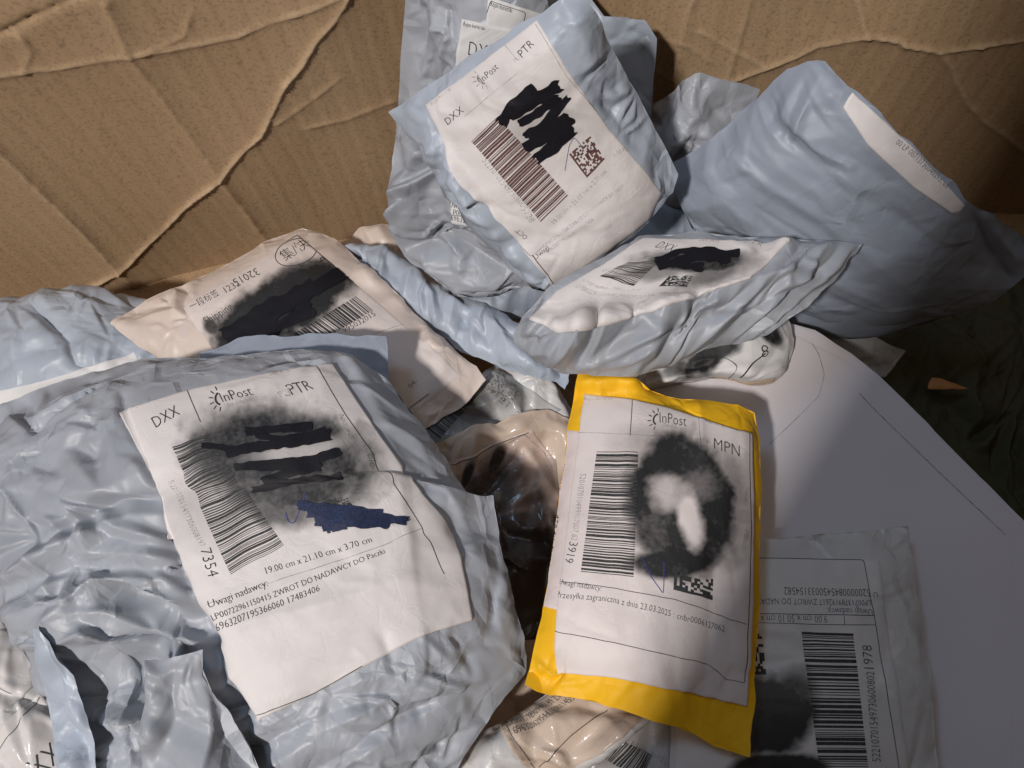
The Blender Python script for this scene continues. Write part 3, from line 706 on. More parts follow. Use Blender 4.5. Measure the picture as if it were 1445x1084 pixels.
# lower right parcel
s = sheet([(960, 775, .116), (1062, 764, .116), (1160, 756, .118), (1230, 751, .120), (1280, 739, .122)], [(1280, 739, .122), (1292, 800, .121), (1298, 880, .120), (1314, 960, .120), (1320, 1040, .119), (1330, 1140, .116)], [(940, 1150, .106), (1330, 1140, .116)], [(960, 775, .116), (940, 1150, .106)],
          n=84, bulge=.01, ex=.02, exv=.03, seed=19, thick=.03, emap=lambda x, y: np.where(x > 1225 + (y - 780) * .14, 1.6, .35), amp=.008, maxraise=.006, fac=((.05, .0035), (.02, .0018), (.008, .0005)))
S_ = thing('parcel', 'white film parcel with an upside down label on the white card envelope', 'parcel', P(1180, 950, .07)); bag(s, M_white, S_)
L = label(s, [(965, 790), (1100, 787), (1240, 790)], [(1240, 790), (1252, 880), (1290, 1130)], [(950, 1140), (1290, 1130)], [(965, 790), (950, 1140)], M_labg, S_, n=(100, 120),
          smudges=[(1070, 1010, 78, 55, 5, 1.0, .35, .35, 5), (1120, 985, 30, 40, 0, .8, .8, .5, 8), (1100, 1085, 70, 22, 0, 1, .4, .3, 9)])
text(L, '9.00 cm x 50.10 cm x', (1166, 869), (1073, 869), asp=1.0); text(L, 'Uwagi nadawcy:', (1229, 860), (1166, 858)); text(L, 'LP00713789192617 ZWROT DO NADAW', (1227, 847), (1064, 845)); text(L, '5200000845450033154582', (1226, 832), (1106, 829)); text(L, 'U', (1236, 836), (1231, 836))
text(L, '1978', (1232, 944), (1229, 911)); text(L, '52210701549730600802', (1242, 1074), (1232, 948))
barcode(L, [(1130, 892), (1203, 894), (1226, 1095), (1158, 1095)], 'barcode', 8, 44); cells(L, [(1020, 890), (1074, 890), (1081, 952), (1025, 952)], 'barcode', 9, 16, .5)
ribbon(L, [(1066, 786 + 2), (1218, 791), (1232, 868), (1272, 1110)], .9); ribbon(L, [(1060, 866), (1232, 869)], .9); ribbon(L, [(1060, 879), (1190, 882), (1234, 882)], .8); ribbon(L, [(1190, 870), (1191, 882)], .8); flush(L)
# lower left parcel with clear film
s = sheet([(-60, 850, .1), (20, 870, .1), (80, 900, .095)], [(80, 900, .095), (170, 1150, .09)], [(-60, 1150, .1), (170, 1150, .09)], [(-60, 850, .1), (-60, 1150, .1)], n=56, bulge=.012, ex=.03, seed=20, thick=.05)
X0 = thing('parcel', 'white parcel in clear film with crossed marks under the crumpled grey mailer', 'parcel', P(40, 1040, .04)); bag(s, M_white, X0)
L = label(s, [(-50, 1085), (20, 1015), (58, 975)], [(58, 975), (150, 1120)], [(-40, 1140), (150, 1120)], [(-50, 1085), (-40, 1140)], M_labg, X0, n=(60, 60))
text(L, 'XX', (58, 1094), (92, 1070)); ribbon(L, [(0, 1063), (28, 1030), (56, 984)], .8); flush(L)
L = label(s, [(-55, 880), (10, 890), (45, 930)], [(45, 930), (52, 965)], [(-50, 1040), (20, 1000), (52, 965)], [(-55, 880), (-50, 1040)], M_labg, X0, n=(40, 40)); ribbon(L, [(-20, 950), (22, 978)], .8, 'text'); flush(L)

# white crumpled parcel under the middle mailer
s = sheet([(840, 545, .09), (900, 500, .1), (1000, 460, .105), (1100, 440, .11)], [(1100, 440, .11), (1116, 455, .108), (1121, 480, .105), (1116, 505, .102), (1105, 530, .1), (1088, 546, .095)], [(870, 562, .09), (930, 552, .09), (1000, 541, .09), (1050, 548, .092), (1088, 546, .095)], [(840, 545, .09), (870, 562, .09)], n=70, bulge=.016, ex=.06, seed=21, thick=.045, amp=.012, fac=((.025, .004), (.012, .0022), (.006, .0006)))
Q_ = thing('parcel', 'white crumpled parcel with black smears wedged under the middle grey mailer', 'parcel', P(1020, 520, .07)); bag(s, M_white, Q_)
L = label(s, [(905, 515), (1000, 470), (1095, 448)], [(1095, 448), (1114, 480), (1108, 515)], [(915, 548), (1000, 532), (1060, 538), (1108, 515)], [(905, 515), (915, 548)], M_labw, Q_, n=(110, 50), smudges=[(1000, 505, 48, 16, -28, 1, .6, .7, 3), (1080, 470, 26, 12, 40, .9, .7, .6, 6), (955, 520, 22, 10, -20, .7, .7, .6, 8)])
ribbon(L, [(1075, 500), (1060, 515), (1045, 530)], 1.6, 'marker'); ribbon(L, [(1000, 495), (1040, 520), (1025, 535)], .9); text(L, '8', (1070, 508), (1080, 503)); text(L, 'Odbierz', (955, 527), (975, 521)); flush(L)
L = label(s, [(1000, 536), (1050, 540), (1092, 530)], [(1092, 530), (1086, 544)], [(1010, 541), (1050, 547), (1086, 544)], [(1000, 536), (1010, 541)], M_tape, Q_, name='tape', n=(40, 10), off=.0012); flush(L)

# long crumpled tail of grey film
s = sheet([(488, 350, .082), (520, 343, .086), (548, 346, .088), (580, 365, .090), (620, 398, .094), (680, 425, .097), (735, 455, .100), (790, 480, .100)], [(790, 480, .100), (805, 520, .094), (800, 550, .087)], [(500, 374, .082), (545, 418, .086), (600, 462, .089), (640, 490, .091), (690, 512, .090), (730, 528, .090), (800, 550, .087)], [(488, 350, .082), (500, 374, .082)],
          n=84, bulge=.012, ex=.085, seed=29, thick=.015, fac=((.036, .0060), (.018, .0046), (.010, .0021), (.0055, .0007)), amp=.013, jit=.002, maxraise=.02)
L_ = thing('poly_mailer', 'long crumpled tail of a grey mailer lying beside the white beige mailer', 'mailer', P(640, 450, .06)); bag(s, M_blue, L_)
# small crumpled bag beside the wall
s = sheet([(905, 150, .15), (945, 136, .165), (960, 116, .18), (982, 104, .19), (1012, 112, .185), (1045, 116, .18), (1073, 124, .175)], [(1073, 124, .175), (1062, 150, .165), (1030, 210, .14), (1010, 290, .11)], [(925, 300, .1), (1010, 290, .11)], [(905, 150, .15), (925, 230, .12), (925, 300, .1)], n=64, bulge=.014, ex=.09, seed=22, thick=.015, fac=((.036, .0060), (.018, .0046), (.010, .0021), (.0055, .0007)), amp=.014, rest=False)
H_ = thing('poly_mailer', 'small crumpled grey mailer leaning on the wall between two bigger mailers', 'mailer', P(990, 230, .06)); bag(s, M_grey, H_)
# pale flap behind the upper labelled mailer
s = sheet([(700, -50, .220), (790, -50, .230), (835, 0, .220), (846, 20, .215), (910, 28, .210), (919, 40, .207), (927, 56, .205)], [(927, 56, .205), (925, 90, .190), (921, 131, .175), (915, 200, .135), (905, 290, .085)], [(720, 330, .075), (905, 290, .085)], [(700, -50, .220), (720, 330, .075)], n=64, bulge=.004, ex=.012, seed=23, thick=.02, rest=False)
G_ = thing('poly_mailer', 'flat pale mailer with clipped corner sticking out behind the upper labelled mailer', 'mailer', P(860, 200, .1)); bag(s, M_blue, G_)
# crumpled mailer behind, upper left
s = sheet([(574, -60, .260), (640, -60, .270), (760, -60, .270)], [(760, -60, .270), (800, 120, .200), (840, 330, .110)], [(640, 416, .105), (700, 408, .105), (770, 402, .105), (840, 330, .110)], [(574, -60, .260), (566, 80, .210), (562, 150, .180), (556, 210, .165), (550, 265, .150), (549, 325, .135), (572, 362, .120), (640, 416, .105)],
          n=110, bulge=.016, ex=.05, seed=24, thick=.015, fac=((.036, .0060), (.018, .0046), (.010, .0021), (.0055, .0007)), amp=.018, kb=.2, emap=lambda x, y: np.where((y > 150) & (x < 720 + 0 * y) & ~((x > 630) & (x < 700) & (y > 260) & (y < 320)), 1.9, np.where(x > 640, .2, .9)), rest=False)
F_ = thing('poly_mailer', 'heavily crumpled grey mailer against the wall behind the upper labelled mailer', 'mailer', P(640, 330, .05)); bag(s, M_grey, F_)
L = label(s, [(689, -4), (745, 14), (800, 30)], [(800, 30), (815, 250)], [(660, 330), (815, 250)], [(689, -4), (660, 330)], M_labw, F_, n=(50, 80), off=.0005)
text(L, 'Rejon kurierski', (692, 9), (722, 18), 'text'); ribbon(L, [(684, 28), (692, 2), (742, 18), (738, 34)], .8); flush(L)
L = label(s, [(651, 27), (700, 36), (790, 55)], [(790, 55), (790, 290)], [(634, 318), (700, 322), (790, 290)], [(651, 27), (643, 90), (634, 318)], M_labw, F_, n=(60, 100), off=.0011)
text(L, 'Rejon kurierski', (654, 36), (684, 42)); text(L, 'DXX', (661, 76), (700, 84)); text(L, 'Uwagi nadawcy:', (634, 292), (690, 300), 'text'); text(L, 'LP00722118903150', (637, 303), (700, 311)); text(L, '696320619530660', (637, 311), (700, 319)); ribbon(L, [(634, 281), (640, 282), (690, 290)], .8); flush(L)
# grey mailer lying below the upper one
s = sheet([(640, 380, .085), (780, 320, .09), (900, 250, .095), (1010, 270, .1)], [(1010, 270, .1), (1030, 370, .085)], [(650, 470, .08), (790, 440, .08), (900, 410, .08), (1030, 370, .085)], [(640, 380, .085), (650, 470, .08)], n=60, bulge=.012, ex=.015, seed=25, thick=.05, maxraise=.003, fac=((.05, .004), (.02, .002), (.01, .0008)))
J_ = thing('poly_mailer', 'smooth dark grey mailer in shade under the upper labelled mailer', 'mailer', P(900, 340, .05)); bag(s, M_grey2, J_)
# big right mailer
s = sheet([(953, 229, .153), (1000, 196, .173), (1045, 160, .188), (1080, 130, .203), (1112, 98, .218), (1140, 88, .226), (1166, 87, .228)], [(1166, 87, .228), (1200, 124, .226), (1290, 203, .208), (1366, 288, .183), (1400, 305, .173), (1432, 322, .160), (1446, 340, .153), (1462, 380, .138)],
          [(1205, 467, .073), (1250, 461, .078), (1290, 456, .083), (1340, 444, .093), (1400, 428, .108), (1462, 380, .138)], [(953, 229, .153), (945, 262, .143), (965, 300, .133), (1020, 350, .113), (1090, 420, .088), (1140, 450, .078), (1205, 467, .073)],
          n=110, bulge=.02, pw=3, ex=.012, exv=.03, seed=26, thick=.025, amp=.012, att=.006, maxraise=.004, fac=((.05, .005), (.022, .0026), (.010, .0010), (.005, .0003)), ang=1.4, stretch=3.0,
          emap=lambda x, y: .7 + .5 * np.exp(-(((x - 1110) / 70) ** 2 + ((y - 150) / 70) ** 2)) + .8 * np.exp(-(((x - 1420) / 40) ** 2 + ((y - 350) / 60) ** 2)) - .5 * np.exp(-(((x - y - 1060) / 60) ** 2)),
          creases=[([(1165, 92), (1140, 130), (1128, 165), (1118, 195)], 6, .0035), ([(1150, 92), (1128, 130), (1115, 165), (1108, 195)], 5, -.003), ([(1138, 92), (1115, 130), (1100, 165)], 5, .003), ([(1120, 100), (1100, 135), (1085, 175)], 5, -.0025), ([(1112, 175), (1150, 215), (1200, 240)], 8, .004), ([(1120, 190), (1160, 235), (1190, 250)], 6, -.003), ([(1120, 205), (1180, 270), (1260, 310), (1330, 350)], 16, -.004),
                   ([(1000, 225), (1060, 240), (1180, 330), (1300, 420)], 18, .003), ([(1050, 350), (1150, 380), (1260, 440)], 14, .003), ([(1372, 300), (1395, 350), (1425, 395)], 7, -.009), ([(1390, 300), (1415, 340), (1440, 370)], 6, .006)])
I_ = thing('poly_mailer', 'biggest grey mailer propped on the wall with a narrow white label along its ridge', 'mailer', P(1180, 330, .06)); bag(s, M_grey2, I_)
L = label(s, [(1190, 152), (1197, 138), (1203, 130)], [(1203, 130), (1290, 207), (1362, 290)], [(1345, 302), (1355, 300), (1362, 290)], [(1190, 152), (1225, 205), (1290, 265), (1345, 302)], M_lab, I_, n=(24, 90), off=.0008)
text(L, '00 LP 00713730040293703', (1262, 203), (1334, 266), 'text'); flush(L)
# upper labelled mailer, leaning on the ones behind
s = sheet([(549, 157, .201), (575, 138, .211), (600, 121, .221), (680, 70, .251), (740, 34, .268), (772, 12, .276), (790, -2, .281), (815, -12, .281)], [(815, -12, .281), (838, 20, .274), (862, 70, .254), (900, 135, .226), (935, 200, .201), (957, 245, .181)],
          [(778, 408, .141), (815, 392, .146), (870, 352, .154), (925, 305, .164), (950, 272, .174), (957, 245, .181)], [(549, 157, .201), (568, 185, .196), (605, 232, .183), (655, 290, .168), (704, 346, .151), (740, 398, .141), (778, 408, .141)],
          n=100, bulge=.016, ex=.028, seed=27, thick=.014, fac=((.04, .0045), (.018, .0026), (.009, .0013), (.005, .0004)), amp=.008, maxraise=.004, emap=lambda x, y: np.where((y - 150 < (x - 590) * 1.35) & (y - 28 > (x - 765) * 1.38), .2, 1.4))
E_ = thing('poly_mailer', 'upright pale blue mailer with black scribbles and brown barcode on its label', 'mailer', P(780, 330, .12)); bag(s, M_blue, E_)
L = label(s, [(602, 148), (680, 88), (757, 28)], [(757, 28), (800, 98), (862, 185), (915, 246), (934, 272)], [(782, 405), (850, 358), (915, 312), (934, 272)], [(602, 148), (640, 222), (720, 320), (782, 405)], M_lab, E_, n=(110, 130), smudges=[(765, 175, 45, 30, -30, .18, 1.2, .5, 4), (780, 390, 30, 20, 0, .1, 1, .5, 6)])  # second smudge paints the shade on the label's lower end
sun_logo(L, (680, 112), 13, -38, 'faint'); text(L, 'InPost', (681, 117), (704, 96), 'text'); text(L, 'PTR', (737, 82), (754, 63)); text(L, 'PL/', (728, 89), (735, 82), 'faint'); text(L, 'DXX', (634, 176), (656, 157))
text(L, 'Rejon kurierski', (612, 150), (640, 128), 'faint'); text(L, 'Serwis:', (712, 62), (730, 48), 'faint')
barcode(L, [(666, 199), (703, 164), (803, 276), (765, 313)], 'bbar', 11, 46); cells(L, [(803, 217), (833, 192), (853, 224), (828, 250)], 'bbar', 12, 16, .48)
text(L, '52210701549730600', (681, 226), (736, 292), 'faint'); text(L, '5728', (735, 294), (748, 314), 'faint'); text(L, "OCT'", (746, 333), (733, 319), 'text')
text(L, '19.00 cm x 21.10 cm x 2.70 cm', (783, 316), (857, 243), 'faint'); text(L, 'LP007229611504 ZWROT DO NADAWCY DO Paczki', (770, 348), (880, 262), 'faint'); text(L, '696320719536606017483406', (774, 356), (838, 310), 'faint'); text(L, 'Uwagi', (758, 365), (776, 350), 'text'); text(L, '1.00 kg', (868, 222), (888, 205), 'faint')
ribbon(L, [(753, 358), (780, 396)], 1.0); ribbon(L, [(605, 172), (640, 235), (752, 360), (768, 346)], 1.0, 'faint'); ribbon(L, [(702, 50), (730, 85)], .7, 'faint'); ribbon(L, [(655, 165), (730, 103)], .6, 'faint'); ribbon(L, [(756, 34), (800, 108), (930, 262)], .8, 'faint')
for pl, w, sd in [([(710, 170), (722, 150), (740, 135), (752, 126)], 17, 1), ([(722, 160), (745, 148), (768, 133), (787, 120)], 18, 2), ([(735, 172), (758, 160), (787, 137)], 13, 3), ([(741, 190), (765, 178), (788, 152), (801, 138)], 11, 4), ([(744, 206), (770, 190), (802, 166)], 19, 5), ([(758, 222), (785, 203), (804, 182)], 17, 6), ([(752, 198), (775, 188), (803, 174)], 16, 7)]:
    ribbon(L, pl, w, 'marker', seed=sd, rough=.22, off=.0006 + sd * .00002)
ribbon(L, [(797, 240), (803, 205), (810, 193), (822, 208)], .7, 'pen'); flush(L)

# white beige mailer with the other label
s = sheet([(160, 459, .085), (205, 424, .085), (300, 384, .088), (370, 346, .088), (424, 321, .088)], [(424, 321, .088), (452, 327, .09), (487, 350, .092), (560, 418, .096), (640, 490, .1), (672, 518, .1), (686, 537, .098)], [(420, 720, .085), (520, 655, .09), (608, 600, .095), (660, 566, .096), (686, 537, .098)], [(160, 459, .085), (200, 490, .085), (228, 508, .085), (320, 610, .085), (420, 720, .085)],
          n=90, bulge=.014, ex=.014, seed=28, thick=.05, amp=.006, fac=((.04, .003), (.016, .0015), (.007, .0004)), emap=lambda x, y: np.where(x + y * .3 < 400, 2.2, np.where(x > 600, 2.2, .25)))
C_ = thing('poly_mailer', 'white beige mailer with Chinese characters and a black ink smear on its label', 'mailer', P(420, 500, .04)); bag(s, M_beige, C_)
L = label(s, [(258, 434), (340, 382), (419, 331)], [(419, 331), (530, 425), (650, 530)], [(455, 690), (650, 530)], [(258, 434), (350, 560), (455, 690)], paper('label_paper_warm', (.70, .62, .585)), C_, n=(110, 120),
          smudges=[(400, 432, 112, 42, -27, .93, .42, .45, 5), (425, 395, 60, 22, -20, .8, .6, .4, 8), (370, 455, 70, 24, -32, 1, .4, .3, 12), (430, 425, 70, 20, -30, .98, .4, .3, 13), (300, 462, 14, 10, 40, .8, .7, .5, 15)], off=.0004)
ring = [(418 + 31 * math.cos(a) * .95, 357 + 19 * math.sin(a) - 6 * math.cos(a) * .95) for a in np.linspace(0, 2 * math.pi, 26)]
ribbon(L, ring, 1.0); text(L, '集/快', (403, 369), (440, 347), 'text'); text(L, '32015', (361, 379), (328, 396)); text(L, '1232', (321, 415), (341, 404)); text(L, '一段标签', (273, 439), (311, 417)); text(L, 'Shipping', (294, 460), (331, 437))

for pl, w, sd in [([(322, 474), (360, 448), (400, 428), (440, 408)], 22, 1), ([(345, 470), (400, 440), (460, 400), (484, 386)], 17, 2), ([(335, 478), (390, 465), (440, 438)], 20, 3)]: ribbon(L, pl, w, 'marker', seed=sd, rough=.3, off=.0006 + sd * .00002)
text(L, '32015', (492, 382), (462, 358), 'text'); text(L, 'PL', (466, 371), (455, 363))
barcode(L, [(502, 420), (526, 440), (430, 497), (404, 480)], 'barcode', 21, 34); text(L, '995032015', (488, 472), (531, 447)); text(L, 'JY', (616, 494), (630, 483), 'faint'); text(L, '12', (640, 496), (650, 488)); text(L, '04-', (580, 548), (590, 539))
ribbon(L, [(258, 432), (300, 405), (380, 352), (420, 333), (500, 400)], 1.0); ribbon(L, [(577, 577), (605, 556)], .9); ribbon(L, [(522, 475), (580, 455)], .6, 'faint'); flush(L)
# middle mailer seen at a slant
s = sheet([(792, 394, .170), (850, 366, .168), (905, 334, .166), (960, 328, .166), (1030, 331, .166), (1110, 336, .166), (1216, 343, .166)], [(1216, 343, .166), (1192, 376, .162), (1165, 405, .158), (1140, 432, .155), (1116, 450, .152), (1092, 468, .148)],
          [(722, 478, .154), (745, 505, .150), (790, 524, .148), (840, 533, .148), (900, 530, .148), (950, 512, .148), (1010, 490, .148), (1092, 468, .148)], [(792, 394, .170), (762, 420, .168), (735, 450, .162), (722, 478, .154)],
          n=100, bulge=.010, ex=.03, seed=30, thick=.012, fac=((.04, .0050), (.018, .0032), (.009, .0014), (.005, .0004)), amp=.012, maxraise=.005, emap=lambda x, y: np.where(y > 462 - (x - 742) * .19 + 2, 1.9, np.where(x < 1100, .3, 1.0)), creases=[([(742, 458), (840, 462), (930, 436), (1055, 398), (1110, 385)], 26, .018), ([(800, 520), (900, 505), (1040, 440)], 12, .003), ([(1080, 440), (1105, 395)], 6, .004)])
K_ = thing('poly_mailer', 'slanted grey mailer with a smeared label wedged between the big mailer and yellow envelope', 'mailer', P(930, 460, .09)); bag(s, M_grey, K_)
L = label(s, [(908, 338), (1000, 340), (1112, 348)], [(1112, 348), (1085, 372), (1058, 394)], [(748, 452), (790, 464), (840, 462), (930, 438), (1058, 394)], [(908, 338), (850, 378), (785, 412), (748, 452)], M_lab, K_, n=(120, 90), off=.0016, stiff=6,
          smudges=[(985, 372, 78, 16, 0, .85, .7, .45, 4), (930, 385, 40, 12, -10, .45, .9, .6, 7), (1010, 388, 50, 14, -20, .6, .9, .7, 9)])
barcode(L, [(886, 374), (930, 371), (893, 407), (846, 394)], 'barcode', 31, 22, wob=.03); cells(L, [(944, 393), (978, 392), (968, 410), (930, 409)], 'barcode', 32, 14, .5)
text(L, 'DXX', (923, 353), (946, 358)); text(L, 'Serwis', (985, 345), (1012, 346), 'faint'); text(L, 'PTR', (1048, 350), (1072, 352), 'faint'); text(L, 'LP00722961150415 ZWROT DO NADAWCY', (812, 408), (950, 422), 'faint'); text(L, 'Uwagi nadawcy 19.00 cm x 21.10', (822, 400), (900, 414), 'faint'); text(L, '5221070154973060081', (850, 388), (915, 366), 'faint')
for pl, w, sd in [([(926, 372), (958, 358), (1000, 360), (1042, 363)], 11, 1), ([(930, 380), (965, 368), (1030, 369)], 12, 2), ([(938, 374), (990, 382)], 11, 3)]: ribbon(L, pl, w, 'marker', seed=sd, rough=.35, off=.0006 + sd * .00003)
flush(L)

# flat darker grey mailer under the left one
s = sheet([(285, 497, .128), (330, 480, .13), (365, 473, .132), (450, 473, .134), (544, 475, .136)], [(544, 475, .136), (548, 545, .132), (575, 660, .125)], [(300, 640, .12), (575, 660, .125)], [(285, 497, .128), (300, 640, .12)], n=56, bulge=.003, fac=((.06, .002), (.02, .0008)), ex=.008, seed=33, thick=.02, maxraise=.02)
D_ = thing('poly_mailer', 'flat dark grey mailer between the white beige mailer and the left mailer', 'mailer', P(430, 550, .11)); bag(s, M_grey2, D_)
# big left mailer
def emA(x, y):
    lab = (x > 175 + (y - 585) * .42) & (x < 490 + (y - 516) * .62) & (y < 1010 - (x - 350) * .42)
    return np.where(lab, .22, np.where(x < 200 + (y - 560) * .32, 1.7, .9))
s = sheet([(-70, 610, .135), (0, 572, .138), (60, 548, .14), (130, 524, .142), (215, 506, .146), (300, 506, .148), (380, 497, .15), (440, 494, .15), (490, 502, .15), (545, 532, .148)], [(545, 532, .148), (575, 572, .145), (610, 622, .142), (645, 672, .14), (664, 704, .138), (692, 700, .135), (708, 770, .13), (726, 850, .126), (745, 925, .122), (742, 950, .12), (690, 1010, .12), (620, 1120, .12)],
          [(150, 1130, .12), (300, 1140, .13), (620, 1120, .12)], [(-70, 610, .135), (-60, 780, .13), (-5, 862, .128), (40, 930, .124), (70, 985, .12), (105, 1040, .12), (150, 1130, .12)],
          n=150, fac=((.05, .0055), (.024, .0034), (.012, .0016), (.006, .0006)), bulge=.036, pw=4, ex=.042, seed=34, thick=.05, amp=.014, its=(60, 36), emap=emA, att=.008,
          creases=[([(0, 690), (35, 760), (65, 830), (70, 850), (0, 875)], 5, .007), ([(65, 885), (85, 930), (110, 990), (130, 1050)], 6, -.010), ([(80, 870), (130, 815), (190, 830), (245, 850)], 10, .010), ([(170, 850), (240, 880), (280, 870)], 8, -.006), ([(135, 895), (195, 905), (240, 900)], 8, .006),
                   ([(130, 905), (180, 960), (172, 1000), (178, 1084)], 7, .009), ([(192, 950), (205, 1000), (190, 1084)], 9, -.016), ([(215, 935), (225, 1000), (215, 1084)], 8, .008), ([(235, 760), (262, 830), (285, 900), (300, 950), (350, 1060)], 8, -.011), ([(170, 560), (185, 610), (230, 700), (235, 760)], 8, -.004),
                   ([(30, 560), (50, 600), (40, 660)], 10, -.005), ([(90, 560), (150, 600), (180, 700)], 14, .004), ([(340, 880), (470, 850), (620, 800), (690, 780)], 24, .004), ([(540, 900), (560, 960), (590, 1010)], 10, -.004), ([(600, 900), (640, 940)], 10, .004), ([(470, 500), (530, 540), (600, 640), (660, 730)], 12, .004), ([(690, 700), (700, 800), (690, 880)], 12, -.007)])
A_ = thing('poly_mailer', 'large crumpled grey mailer with scribbled label, ink smear and blue marker patch', 'mailer', P(380, 780, .09)); bag(s, M_grey, A_)
L0 = label(s, [(169, 585), (185, 575), (215, 566)], [(215, 566), (250, 650), (265, 760)], [(232, 700), (236, 762), (265, 760)], [(169, 585), (205, 650), (232, 700)], M_lab, A_, name='backing_label', n=(30, 60), off=.0006); flush(L0)
L = label(s, [(181, 577), (260, 552), (390, 526), (482, 516)], [(482, 516), (545, 606), (610, 690), (658, 742), (672, 810), (682, 878)], [(368, 1024), (450, 985), (520, 945), (600, 902), (682, 878)], [(181, 577), (212, 655), (240, 745), (285, 860), (320, 950), (368, 1024)], M_lab, A_, n=(150, 190),
          smudges=[(408, 652, 132, 76, 10, .84, .5, .35, 5), (330, 640, 60, 50, 0, .75, .6, .4, 8), (400, 715, 60, 30, 10, .7, .7, .5, 9), (435, 636, 70, 14, -8, -.72, .9, .3, 11), (300, 720, 60, 50, 0, .14, 1.2, .5, 13), (480, 700, 40, 14, 0, .5, .8, .5, 15)], off=.0013)
sun_logo(L, (317, 566), 15, -12); text(L, 'InPost', (323, 571), (367, 560)); text(L, 'Out of the box', (330, 577), (366, 569), 'faint'); text(L, 'PL/', (408, 565), (423, 561), 'faint'); text(L, 'PTR', (423, 561), (455, 553)); text(L, 'DXX', (225, 607), (260, 588)); text(L, 'Rejon kurierski', (188, 580), (236, 563), 'faint'); text(L, 'Serwis:', (391, 534), (422, 528), 'faint')
text(L, '522107015497306008197', (243, 680), (287, 776), 'faint'); text(L, '7354', (287, 780), (299, 819), 'text')
text(L, '19.00 cm x 21.10 cm x 3.70 cm', (384, 813), (538, 765)); text(L, '1.00 kg', (570, 744), (600, 735), 'faint'); text(L, 'Uwagi nadawcy:', (304, 862), (386, 830)); text(L, 'LP00722961150415 ZWROT DO NADAWCY DO Paczki', (308, 880), (556, 782)); text(L, '6963207195366060 17483406', (312, 895), (460, 837))
text(L, 'Nadawca', (489, 590), (506, 622), 'faint'); text(L, 'Odbiorca', (523, 632), (545, 668), 'faint')
ribbon(L, [(266, 545), (278, 573), (290, 599)], 1.0); ribbon(L, [(458, 520), (500, 590), (560, 672), (612, 745), (642, 812)], 1.0); ribbon(L, [(300, 856), (345, 840), (560, 768), (612, 745)], .8, 'faint'); ribbon(L, [(480, 598), (505, 640)], .8, 'faint'); ribbon(L, [(362, 1018), (450, 982), (520, 942)], 1.2)
barcode(L, [(249, 634), (298, 616), (410, 772), (332, 815)], 'barcode', 41, 60, wob=.006, fill=.55)
for pl, w, sd in [([(358, 612), (400, 607), (450, 604)], 12, 1), ([(330, 642), (362, 634), (420, 626), (476, 617)], 15, 2), ([(294, 632), (315, 634), (345, 638)], 8, 3), ([(370, 617), (410, 622), (470, 610)], 8, 4), ([(341, 661), (400, 656), (450, 650), (490, 641)], 12, 5), ([(383, 675), (430, 665), (462, 658)], 12, 6), ([(400, 655), (440, 664)], 11, 7), ([(365, 692), (400, 686), (450, 678), (494, 669)], 14, 8), ([(390, 682), (470, 676)], 9, 9)]:
    ribbon(L, pl, w, 'marker', seed=sd, rough=.2, off=.0006 + sd * .00002)
for pl, w, sd in [([(432, 714), (470, 717), (520, 722), (552, 724)], 12, 1), ([(445, 724), (490, 728), (540, 730), (586, 737)], 14, 2), ([(458, 736), (500, 738), (560, 740)], 12, 3), ([(468, 746), (500, 744)], 9, 4)]: ribbon(L, pl, w, 'blue', seed=sd + 20, rough=.3, off=.0006 + sd * .00002)
cells(L, [(470, 706), (500, 700), (515, 716), (480, 722)], 'barcode', 43, 12, .45, False); cells(L, [(470, 744), (484, 742), (488, 750), (474, 754)], 'barcode', 44, 6, .5, False)
ribbon(L, [(412, 724), (416, 738), (424, 740), (434, 718), (441, 698)], 1.2, 'pen'); flush(L)
# folded layers at the lower left of that mailer
s = sheet([(62, 886, .158), (72, 890, .16), (84, 905, .158)], [(84, 905, .158), (120, 1000, .148), (150, 1120, .135)], [(88, 1120, .135), (118, 1122, .138), (150, 1120, .135)], [(62, 886, .158), (60, 940, .15), (70, 1010, .14), (88, 1120, .135)], n=50, bulge=.001, ex=.03, seed=35, thick=.003, maxraise=.03)
bag(s, M_blue, A_, 'folded_edge')  # paler blue film puts the light on this fold into its colour
s = sheet([(205, 934, .17), (250, 925, .172), (290, 914, .17)], [(290, 914, .17), (287, 955, .165), (335, 1030, .158), (385, 1120, .15)], [(205, 1120, .15), (385, 1120, .15)], [(205, 934, .17), (208, 1000, .165), (205, 1120, .15)], n=60, bulge=.003, ex=.03, seed=36, thick=.004, maxraise=.03)
bag(s, M_grey, A_, 'folded_flap')

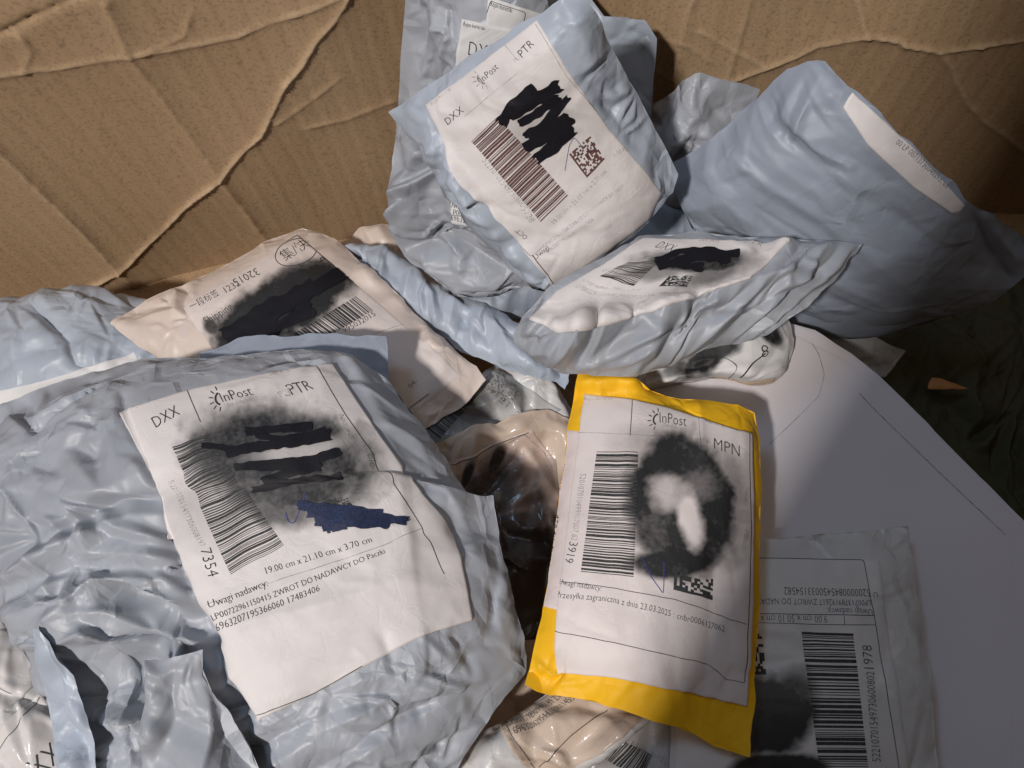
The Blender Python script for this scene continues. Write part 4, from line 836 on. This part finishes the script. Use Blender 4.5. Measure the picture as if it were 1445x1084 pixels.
# yellow envelope
s = sheet([(817, 533, .13), (840, 537, .132), (900, 546, .136), (945, 560, .136), (985, 564, .137), (1040, 571, .137), (1066, 582, .135)], [(1066, 582, .135), (1073, 622, .136), (1074, 700, .137), (1070, 850, .137), (1064, 980, .135), (1059, 1069, .13)],
          [(743, 966, .128), (775, 982, .13), (840, 990, .134), (905, 1012, .134), (970, 1028, .132), (992, 1044, .13), (1012, 1058, .128), (1059, 1069, .13)], [(817, 533, .13), (806, 580, .132), (790, 700, .135), (768, 850, .134), (752, 920, .13), (743, 966, .128)],
          n=96, bulge=.012, pw=6, ex=.006, seed=37, thick=.02, amp=.005, fac=((.06, .0008), (.02, .0004), (.008, .00015)), noise=.0012, kb=.4, jit=.0007, emap=lambda x, y: np.where((y < 580) | (y > 940), 3.2, 1.0) + 7 * np.exp(-((x - 765) ** 2 + (y - 950) ** 2) / 32 ** 2), maxraise=.003,
          creases=[([(746, 962), (772, 950), (780, 930)], 6, -.006), ([(760, 940), (790, 968)], 5, .004), ([(770, 975), (800, 985)], 5, -.004), ([(800, 870), (830, 888), (870, 900), (885, 892)], 4, -.0016), ([(940, 560), (985, 590)], 6, -.003), ([(985, 565), (992, 640)], 8, .003), ([(1005, 780), (1000, 900), (985, 1040)], 26, -.004), ([(1045, 570), (1047, 600)], 4, -.002)])
P_ = thing('padded_envelope', 'bright yellow padded envelope with round black ink smear on its label', 'envelope', P(920, 800, .11)); bag(s, M_yellow, P_, 'envelope')
L0 = label(s, [(798, 607), (810, 608), (832, 612)], [(832, 612), (815, 740), (792, 862)], [(757, 853), (772, 857), (792, 862)], [(798, 607), (786, 700), (757, 853)], paper('label_paper_pink', (.72, .62, .60)), P_, name='backing_label', n=(30, 90), off=.0005)
text(L0, 'Name', (796, 615), (792, 634)); text(L0, 'Lienncere', (792, 655), (787, 692)); text(L0, '478 4th Floor', (782, 726), (768, 798)); flush(L0)
L = label(s, [(824, 557), (880, 562), (940, 575), (985, 590), (1060, 613)], [(1060, 613), (1063, 700), (1062, 850), (1057, 1008)], [(779, 964), (850, 966), (920, 978), (990, 995), (1057, 1008)], [(824, 557), (812, 650), (796, 780), (786, 860), (779, 964)], paper('label_paper_rosy', (.72, .645, .625)), P_, n=(120, 180),
          smudges=[(962, 715, 76, 104, -8, .93, .32, .26, 5), (945, 800, 55, 22, 0, .9, .5, .35, 7), (1025, 720, 26, 80, 0, .42, .9, .6, 9), (940, 697, 23, 24, 0, -.9, 1.3, .9, 21), (973, 735, 16, 42, -10, -1, .8, .7, 23), (990, 690, 24, 22, 0, -.22, 1.4, .9, 25), (925, 755, 22, 26, 0, -.14, 1.6, .8, 29), (935, 625, 60, 22, 0, .28, 1.2, .5, 27)], off=.0013)
sun_logo(L, (926, 595), 13, 10); text(L, 'InPost', (930, 599), (968, 605)); text(L, 'Out of the box', (935, 605), (966, 610), 'faint'); text(L, 'PL/', (995, 631), (1006, 634), 'faint'); text(L, 'MPN', (1006, 636), (1042, 647)); text(L, 'Rejon kurierski', (826, 567), (864, 567), 'faint'); text(L, 'Serwis:', (993, 598), (1021, 607), 'faint')
barcode(L, [(843, 641), (900, 641), (893, 823), (820, 816)], 'barcode', 51, 50, fill=.52); cells(L, [(952, 790), (1006, 806), (1004, 853), (949, 838)], 'barcode', 52, 14, .5, True, keep=lambda u, v: v > .25 + .25 * math.sin(u * 3))
text(L, '520107010499907007 82', (821, 672), (808, 768), 'faint'); text(L, '3919', (806, 770), (799, 799)); text(L, 'Uwagi nadawcy:', (784, 831), (848, 841)); text(L, 'Przesyłka zagraniczna z dnia 23.03.2025 : cnbr0006127062', (783, 850), (1020, 898))
ribbon(L, [(892, 563), (891, 590), (889, 618)], .9); ribbon(L, [(816, 613), (890, 616), (985, 622)], .6, 'faint'); ribbon(L, [(985, 592), (990, 640)], .7, 'faint'); ribbon(L, [(783, 826), (850, 834), (950, 852), (1050, 887)], .8); ribbon(L, [(1054, 615), (1056, 760), (1050, 970)], .9); ribbon(L, [(780, 897), (900, 922), (1000, 945), (1026, 966), (1050, 971)], .8)
text(L, 'Nadawca', (1050, 690), (1046, 718), 'faint'); text(L, 'Odbiorca', (1048, 750), (1044, 778), 'faint'); ribbon(L, [(904, 791), (918, 820), (935, 844), (936, 822), (936, 798)], 1.1, 'pen'); flush(L)

for o in bpy.data.objects:
    if '_org' in o: del o['_org']
print('script seconds', round(time.time() - t00, 1))
